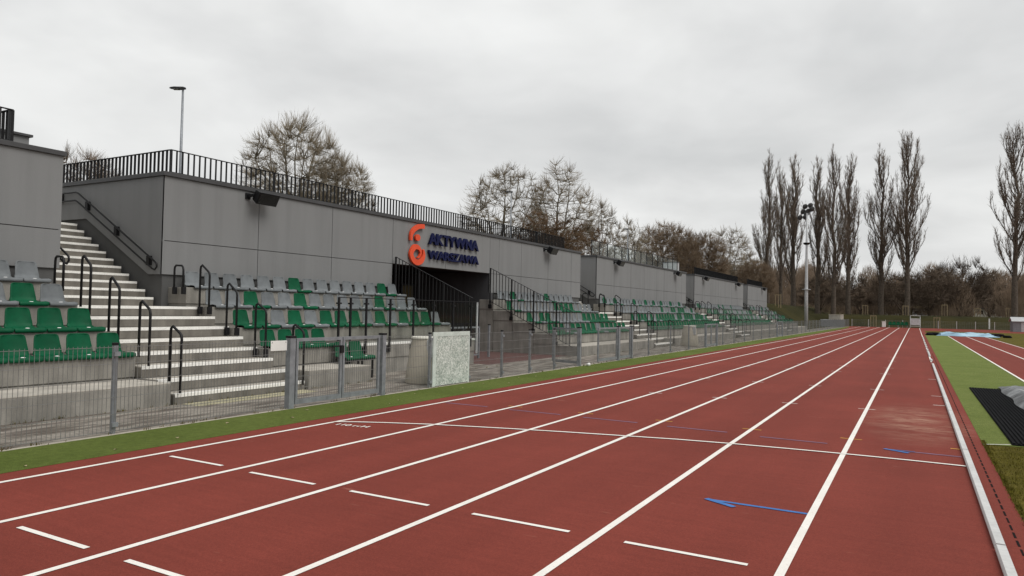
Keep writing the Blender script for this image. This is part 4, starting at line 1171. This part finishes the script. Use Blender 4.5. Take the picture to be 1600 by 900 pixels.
def rdir(r, d, ang):
    o = d.orthogonal().normalized(); o.rotate(Matrix.Rotation(r.uniform(0, 6.283), 3, d))
    return (d*math.cos(ang)+o*math.sin(ang)).normalized()
def poplar(seed, H_, Rr, nb=44, tr=.016, low=.12, forks=1):
    T = TreeB(seed); r = T.r; up = Vector((0, 0, 1))
    trunk = [Vector((r.uniform(-.2, .2)*i*.3, r.uniform(-.2, .2)*i*.3, H_*i/9)) for i in range(10)]
    T.limb(trunk, .40*H_/26, .03, 8)
    leaders = [(trunk, 0)]
    def along(pl, f):
        f = max(0, min(len(pl)-1.001, f*(len(pl)-1))); i = int(f); return pl[i].lerp(pl[i+1], f-i)
    def fine(pts, L):
        n = len(pts)-1
        for k in range(int(6+L*3.4)):
            t_ = r.uniform(.1, 1)*n; i = min(int(t_), n-1); q0 = pts[i].lerp(pts[i+1], t_-i); d0 = (pts[i+1]-pts[i]).normalized()
            d1 = (rdir(r, d0, r.uniform(.3, .7))+up*.45).normalized(); l1 = r.uniform(.6, 1.9)*(.6+.4*L/8)*(1.2-.6*t_/n)
            q1 = q0+d1*l1*.5; q2 = q1+(d1+up*.5).normalized()*l1*.5
            T.seg(q0, q1, .022, .015); T.twig(q1, q2, .014)
            for m in range(4):
                s0 = q0.lerp(q1, r.random()) if r.random() < .4 else q1.lerp(q2, r.random())
                dd = (rdir(r, d1, r.uniform(.3, .8))+up*.35).normalized(); T.twig(s0, s0+dd*r.uniform(.25, .7), tr*.75)
    def up_branch(p, az, L, rad, r0):
        out_ = Vector((math.cos(az), math.sin(az), 0)); pts = [p]; n = 8; w1 = Vector((0, 0, 0))
        for i in range(1, n+1):
            t_ = i/n; w1 = w1+Vector((r.uniform(-.12, .12), r.uniform(-.12, .12), 0))
            pts.append(p+up*L*t_+out_*rad*(1-(1-t_)**1.9)+w1)
        T.limb(pts, r0, .012, 4); return pts
    fine([trunk[4], trunk[5], trunk[6], trunk[7], trunk[8], trunk[9]], 9)
    for b in range(nb):
        f = low+(.93-low)*((b+r.random())/nb)**.9
        env = Rr*min(1, .55+2.4*(f-low))*(1-max(0, f-.30)/.74)**.9
        L = (H_*r.uniform(.2, .42)*(1.05-.75*f))*(1 if r.random() < .8 else 1.35)
        L = min(L, H_*.97*(1-f)+1.2)
        az = r.uniform(0, 6.283); rad = env*r.uniform(.45, 1.1)
        pts = up_branch(along(trunk, f), az, L, rad, .03+.07*L/9); fine(pts, L)
        if L > 4.5:
            for k in range(2):
                q = along(pts, r.uniform(.15, .5)); L2 = L*r.uniform(.4, .65)
                p2 = up_branch(q, az+r.uniform(-1.3, 1.3), L2, rad*r.uniform(.3, .6), .03+.03*L2/9); fine(p2, L2)
    return T
def broad(seed, H_, W, lv=6, trunk=.22, spread=.62, up_=.12, tr=.012, rad=.2, tw=9, lean=.35, n0=6, kids=(2, 3), short=.78, side=1, ang=(.25, .62), tup=.2):
    T = TreeB(seed); r = T.r; up = Vector((0, 0, 1)); count = [0]
    base = Vector((0, 0, -.3)); top = Vector((r.uniform(-.2, .2), r.uniform(-.2, .2), H_*trunk))
    T.limb([base, base.lerp(top, .5), top], rad*1.25, rad, 8)
    L0_ = H_*(1-trunk)
    def grow(p, d, L, rr, lev):
        pts = [p]; n = 4 if lev < 3 else 3
        for i in range(n):
            d = (d+Vector((r.uniform(-1, 1), r.uniform(-1, 1), r.uniform(-.6, .8)))*.16+up*up_).normalized()
            p = p+d*L/n; pts.append(p)
        r1 = rr*.66
        if rr > .03: T.limb(pts, rr, r1, 6 if lev < 2 else 4)
        else:
            for i in range(n): T.seg(pts[i], pts[i+1], max(tr, rr*(1-.34*i/n)), max(tr*.9, rr*(1-.34*(i+1)/n)))
        if lev >= lv:
            for k in range(tw):
                f = r.random()*n; i = min(int(f), n-1); q = pts[i].lerp(pts[i+1], f-i)
                dd = (rdir(r, d, r.uniform(.2, .75))+up*tup).normalized(); T.twig(q, q+dd*r.uniform(.35, .9)*L, tr)
            T.twig(pts[-1], pts[-1]+d*L*.6, tr)
            return
        nk = r.randint(*kids)
        for k in range(nk): grow(p, rdir(r, d, r.uniform(*ang)), L*r.uniform(short-.1, short+.08), r1*.82, lev+1)
        if lev >= 1:
            for k in range(side):
                i = r.randint(1, n-1); grow(pts[i], rdir(r, d, r.uniform(.5, .95)), L*r.uniform(.5, .7), r1*.55, min(lv, lev+2))
    for k in range(n0):
        az = 6.283*k/n0+r.uniform(-.4, .4); a = spread*r.uniform(.35, 1.15)
        d = Vector((math.cos(az)*math.sin(a), math.sin(az)*math.sin(a), math.cos(a)))
        grow(base.lerp(top, r.uniform(.7, 1)), d, L0_*.30*r.uniform(.85, 1.15), rad*.62, 0)
    # scale the whole crown to the measured height and width
    zs_ = sorted(v[2] for v in T.tw.v); xs2 = sorted(abs(v[0]) for v in T.tw.v)
    zt = zs_[int(len(zs_)*.995)]; xw = xs2[int(len(xs2)*.97)]
    fz = H_/zt; fx = (W/2)/xw
    for b in (T.big, T.tw): b.v = [(x*fx, y*fx, z*fz) for x, y, z in b.v]
    return T
def dome(seed, H_, W, zc=.5, tf=.2, nl=7, ns=50, nt_=900, K=8, up_=.6, lump=.15, tl=.7, trad=.006, r0=.2, shell=.55, bare=0):
    # crown filled from inside out: limbs, then branches towards points of a lumpy ellipsoid, then twigs at their ends
    T = TreeB(seed); r = T.r; up = Vector((0, 0, 1)); c = Vector((0, 0, H_*zc)); A = W/2; B = H_*(1-zc); Bl = H_*(zc-tf*.7)
    lobes = [(Vector((r.gauss(0, 1), r.gauss(0, 1), r.gauss(.3, 1))).normalized(), r.uniform(-lump, lump)) for _ in range(12)]
    def shape(d, rho):
        f = 1+sum(a*max(0, d.dot(l))**6 for l, a in lobes)
        return c+Vector((d.x*A, d.y*A, d.z*(B if d.z > 0 else Bl)))*rho*f
    def rd(zmin):
        while True:
            d = Vector((r.gauss(0, 1), r.gauss(0, 1), r.gauss(0, 1)))
            if d.length > .1:
                d.normalize()
                if d.z > zmin: return d
    base = Vector((0, 0, -.3)); top = Vector((r.uniform(-.15, .15), r.uniform(-.15, .15), H_*tf))
    T.limb([base, base.lerp(top, .5), top], r0*1.25, r0, 8)
    nodes = []
    def curve(p, q, n, bow, wob):
        d = q-p; L = d.length; pts = [p]
        for i in range(1, n+1):
            t_ = i/n; v = p+d*t_+up*L*bow*math.sin(math.pi*t_)*.5
            if i < n: v += Vector((r.uniform(-1, 1), r.uniform(-1, 1), r.uniform(-1, 1)))*L*wob
            pts.append(v)
        return pts
    for k in range(nl):
        az = 6.283*k/nl+r.uniform(-.4, .4); z = 1.0 if k == 0 else r.uniform(.05, .9)
        h = math.sqrt(max(0, 1-z*z)); d = Vector((h*math.cos(az), h*math.sin(az), z))
        q = shape(d, r.uniform(.62, .8)); pts = curve(base.lerp(top, r.uniform(.75, 1)), q, 6, -.18 if z > .5 else .05, .03)
        T.limb(pts, r0*.55, r0*.13, 6); nodes += pts[2:]
    def nearest(q, lst):
        best = None; bd = 1e9
        for p in lst:
            e = (p-q).length*(1.0 if p.z < q.z+.2 else 1.5)
            if e < bd: bd = e; best = p
        return best
    n2 = []
    for k in range(ns):
        q = shape(rd(-.55), r.uniform(.6, .9)); p = nearest(q, nodes); pts = curve(p, q, 4, -.12, .03)
        T.limb(pts, r0*.17, r0*.075, 4); n2 += pts[1:]
    allp = nodes+n2
    for k in range(nt_):
        q = shape(rd(-.7), shell+(1-shell)*r.random()**.6); p = nearest(q, allp); pts = curve(p, q, 3, -.1, .04)
        L = (q-p).length
        for i in range(3): T.seg(pts[i], pts[i+1], trad*(2.6-.6*i), trad*(2.0-.6*i))
        d0 = (pts[3]-pts[2]).normalized(); od = (q-c); od = od.normalized() if od.length > .01 else up
        for j in range(K):
            f = r.uniform(.25, 1)*3; i = min(int(f), 2); s0 = pts[i].lerp(pts[i+1], f-i)
            dd = (rdir(r, d0, r.uniform(.2, .9))+up*up_+od*.35).normalized(); T.twig(s0, s0+dd*r.uniform(.4, 1)*tl, trad)
    return T
def plant(meshes, x, y, z, name, label, cat, rot=0, s=(1, 1, 1), group=None):
    t = thing(name, label, cat, (x, y, z), group)
    t.rotation_euler = (0, 0, rot); t.scale = s
    for nm, me in zip(('trunk', 'crown'), meshes):
        o = bpy.data.objects.new(nm, me); col.objects.link(o); o.parent = t
    return t
PA = poplar(3, 25, 2.5).meshes(M['bark'], M['twig'])
PB = poplar(11, 25, 1.9, 34).meshes(M['bark'], M['twig'])
PC = poplar(23, 27, 3.1, 54, low=.15).meshes(M['bark'], M['twig'])
GP = 'tall bare poplars beyond the far end'
for x, y, zt, mesh, rot, wd, lb in ((-20.1, 117, 26.0, PA, .4, .95, 'leftmost of the tall bare poplars'), (-18.9, 122, 24.6, PB, 2, .85, 'slender bare poplar close behind the leftmost poplar'), (-17.45, 125, 26.9, PB, 1, 1.15, 'third bare poplar from the left, left of the floodlight mast'),
        (-14.25, 129.3, 26.8, PB, 4, 1.1, 'bare poplar just right of the floodlight mast'), (-10.9, 119.7, 26.3, PA, 2.6, .95, 'thick bare poplar with twin tops, left half'), (-9.3, 125, 26.1, PB, 5, 1.05, 'bare poplar with twin tops, right half'),
        (-4.8, 128.8, 27.8, PA, 1.5, 1.15, 'bare poplar left of the tallest middle poplar'), (-1.15, 127.3, 29.3, PC, .7, 1.02, 'tallest bare poplar in the middle, above the judges stand'), (12.6, 127, 29.2, PC, 2.4, 1.05, 'bare poplar standing alone at the right edge')):
    z = min(hill(x, y), 1.9); hh = (zt-z)/(25 if mesh is not PC else 27)
    plant(mesh, x, y, z-.2, 'poplar_tree', lb, 'tree', rot, (wd, wd, hh), GP)
GB = 'bare trees behind the stand'
B1 = dome(5, 10.4, 7.4, .50, .2, 9, 130, 4600, 5, .8, .12, .55, .0055, .2, .45).meshes(M['bark_light'], M['twig_tan'])
plant(B1, -33.75, 32.3, 3.3, 'round_tree', 'round crowned bare tree above the left roof railing', 'tree', 0, (1, 1, 1), GB)
plant(B1, -32.2, 34.6, 3.3, 'round_tree', 'smaller domed bare tree against the right side of the round crowned tree', 'tree', 2.2, (.68, .68, .80), GB)
B2 = dome(9, 12.4, 9.6, .50, .2, 7, 110, 2700, 5, .35, .3, .55, .0078, .24, .5).meshes(M['bark_light'], M['twig_tan'])
B2b = dome(19, 12.4, 8.2, .52, .22, 7, 100, 2300, 5, .35, .3, .55, .0078, .24, .5).meshes(M['bark_light'], M['twig_tan'])
plant(B2, -33.9, 58.6, 3.3, 'spreading_tree', 'large spreading bare tree right of the letter sign', 'tree', .6, (1, 1, 1), GB)
plant(B2b, -31.4, 64.6, 3.3, 'spreading_tree', 'large upright bare tree against the right of the spreading one', 'tree', 1.8, (1, 1, 1.03), GB)
B3 = dome(31, 7.4, 5.2, .5, .06, 7, 60, 1400, 5, .8, .25, .6, .0085, .1, .35).meshes(M['bark'], M['twig_red'])
plant(B3, -28.9, 57, 3.3, 'russet_shrub', 'russet brown bush below the large spreading tree', 'bush', 0, (1, 1, .95), GB)
plant(B3, -29.4, 61.3, 3.3, 'russet_shrub', 'russet brown bush between the two large trees', 'bush', 2, (1, 1, .92), GB)
plant(B3, -29, 66.2, 3.3, 'russet_shrub', 'russet brown bush below the large upright tree', 'bush', 4, (1.05, 1.05, .98), GB)
B4 = dome(41, 11, 5.0, .5, .2, 5, 40, 800, 7, .6, .4, .7, .009, .16, .4).meshes(M['bark'], M['twig_tan'])
plant(B4, -30.5, 74.3, 3.3, 'slender_tree', 'slender bare tree right of the two large trees', 'tree', 0, (1, 1, 1), GB)
plant(B4, -28.9, 78.4, 3.3, 'slender_tree', 'sparse bare tree beside the right hand street lamp', 'tree', 1.9, (.85, .85, .85), GB)
B6 = dome(61, 11.5, 7.2, .52, .25, 5, 50, 1000, 7, .5, .3, .7, .010, .17, .4).meshes(M['bark_light'], M['twig_tan'])
B5 = dome(51, 10.4, 9.6, .45, .08, 12, 120, 3600, 7, 1.1, .14, .9, .010, .16, .35).meshes(M['bark'], M['twig_brown'])
plant(B5, -28.5, 92.7, 3.3, 'willow_tree', 'dense brown domed willow behind the second building', 'tree', 0, (1, 1, 1.03), GB)
plant(B5, -26.0, 98.3, 3.3, 'willow_tree', 'dense brown domed willow, right hand of the pair', 'tree', 2.5, (.95, .95, .95), GB)
plant(B6, -31.5, 88, 3.3, 'slender_tree', 'low bare tree just left of the domed willows', 'tree', 4.1, (.8, .8, .72), GB)

plant(B6, -23.6, 107, 3.1, 'slender_tree', 'pale bare tree right of the willows, above the dark roof railing', 'tree', 1.2, (1, 1, 1), GB)
plant(B6, -22.5, 112, 3.1, 'slender_tree', 'lower bare tree between the pale tree and the first poplar', 'tree', 3.2, (1.1, 1.1, .72), GB)
plant(B5, -19.5, 104, 3.1, 'willow_tree', 'dark bush beyond the end of the farthest building', 'tree', 1, (.62, .62, .6), GB)
B7 = dome(71, 5.6, 4.2, .5, .05, 8, 50, 1000, 6, 1.1, .35, .6, .0055, .07, .35).meshes(M['bark'], M['twig'])
for x, y, s_, rt, lb in ((-30.1, 17.3, .98, 0, 'twiggy bush above the left end of the roof railing'), (-30.3, 20.2, .78, 1, 'twiggy bush behind the left roof railing, second from the left'), (-29.6, 23.0, .72, 2, 'low bush behind the roof railing just left of the lamp'), (-28.5, 26.4, .7, 3, 'low bush behind the roof railing just right of the lamp'), (-28.9, 29.8, .72, 4, 'low bush behind the roof railing under the round tree')):
    plant(B7, x, y, 3.3, 'bare_bush', lb, 'bush', rt, (s_*1.1, s_*1.1, s_*.88), GB)
GD = 'dark spreading trees on the far bank'
B8 = dome(81, 7.4, 9.5, .46, .1, 7, 60, 1500, 7, .4, .2, .8, .013, .2, .4).meshes(M['twig_dark'], M['twig_dark'])
for x, y, sx, sz, rt, lb in ((-1.9, 134.3, 1.0, .92, 0, 'dark spreading tree behind the judges stand'), (2.0, 138.5, 1.0, 1.1, 1.3, 'dark spreading tree right of the tallest poplar'), (6.6, 143.5, 1.15, 1.32, 2.2, 'widest dark spreading tree between poplar and right edge'), (11.2, 149.5, 1.0, 1.1, 4, 'dark spreading tree left of the right edge poplar'), (-8.5, 142, 1.0, .95, 5, 'dark spreading tree between the middle poplars'), (-14.5, 136, .9, .9, 3, 'dark spreading tree behind the floodlight mast')):
    plant(B8, x, y, 1.7, 'spreading_tree', lb, 'tree', rt, (sx, sx, sz), GD)
# the wood beyond reads as one brown mass of twigs
wv, wf = [], []
for k in range(270):
    bx = rnd.uniform(-80, 95); by = rnd.uniform(140, 205); bz = hill(bx, by)
    hh = rnd.uniform(5.0, 9.0); rr = rnd.uniform(2.4, 4.2)
    nt_ = 1300
    for j in range(nt_):
        a = rnd.uniform(0, 6.283); f = rnd.random()**.5; zf = rnd.random()**1.25
        p = Vector((bx+math.cos(a)*rr*f*(1-.5*zf), by+math.sin(a)*rr*f*(1-.5*zf), bz+hh*zf*.92*(1-.3*f*f)))
        d = Vector((math.cos(a)*.5*f+rnd.uniform(-.3, .3), math.sin(a)*.5*f+rnd.uniform(-.3, .3), 1)).normalized()
        L = rnd.uniform(.5, 1.6); w_ = rnd.uniform(.015, .05); n = len(wv)
        wv += [(p.x-w_, p.y, p.z), (p.x+w_, p.y, p.z), tuple(p+d*L)]; wf.append((n, n+1, n+2))
me = bpy.data.meshes.new('wood'); me.from_pydata(wv, [], wf); me.materials.append(M['twig_wood'])
tag(link('wood', me), 'brown leafless wood filling the background beyond the far end', 'wood', None, 'stuff')
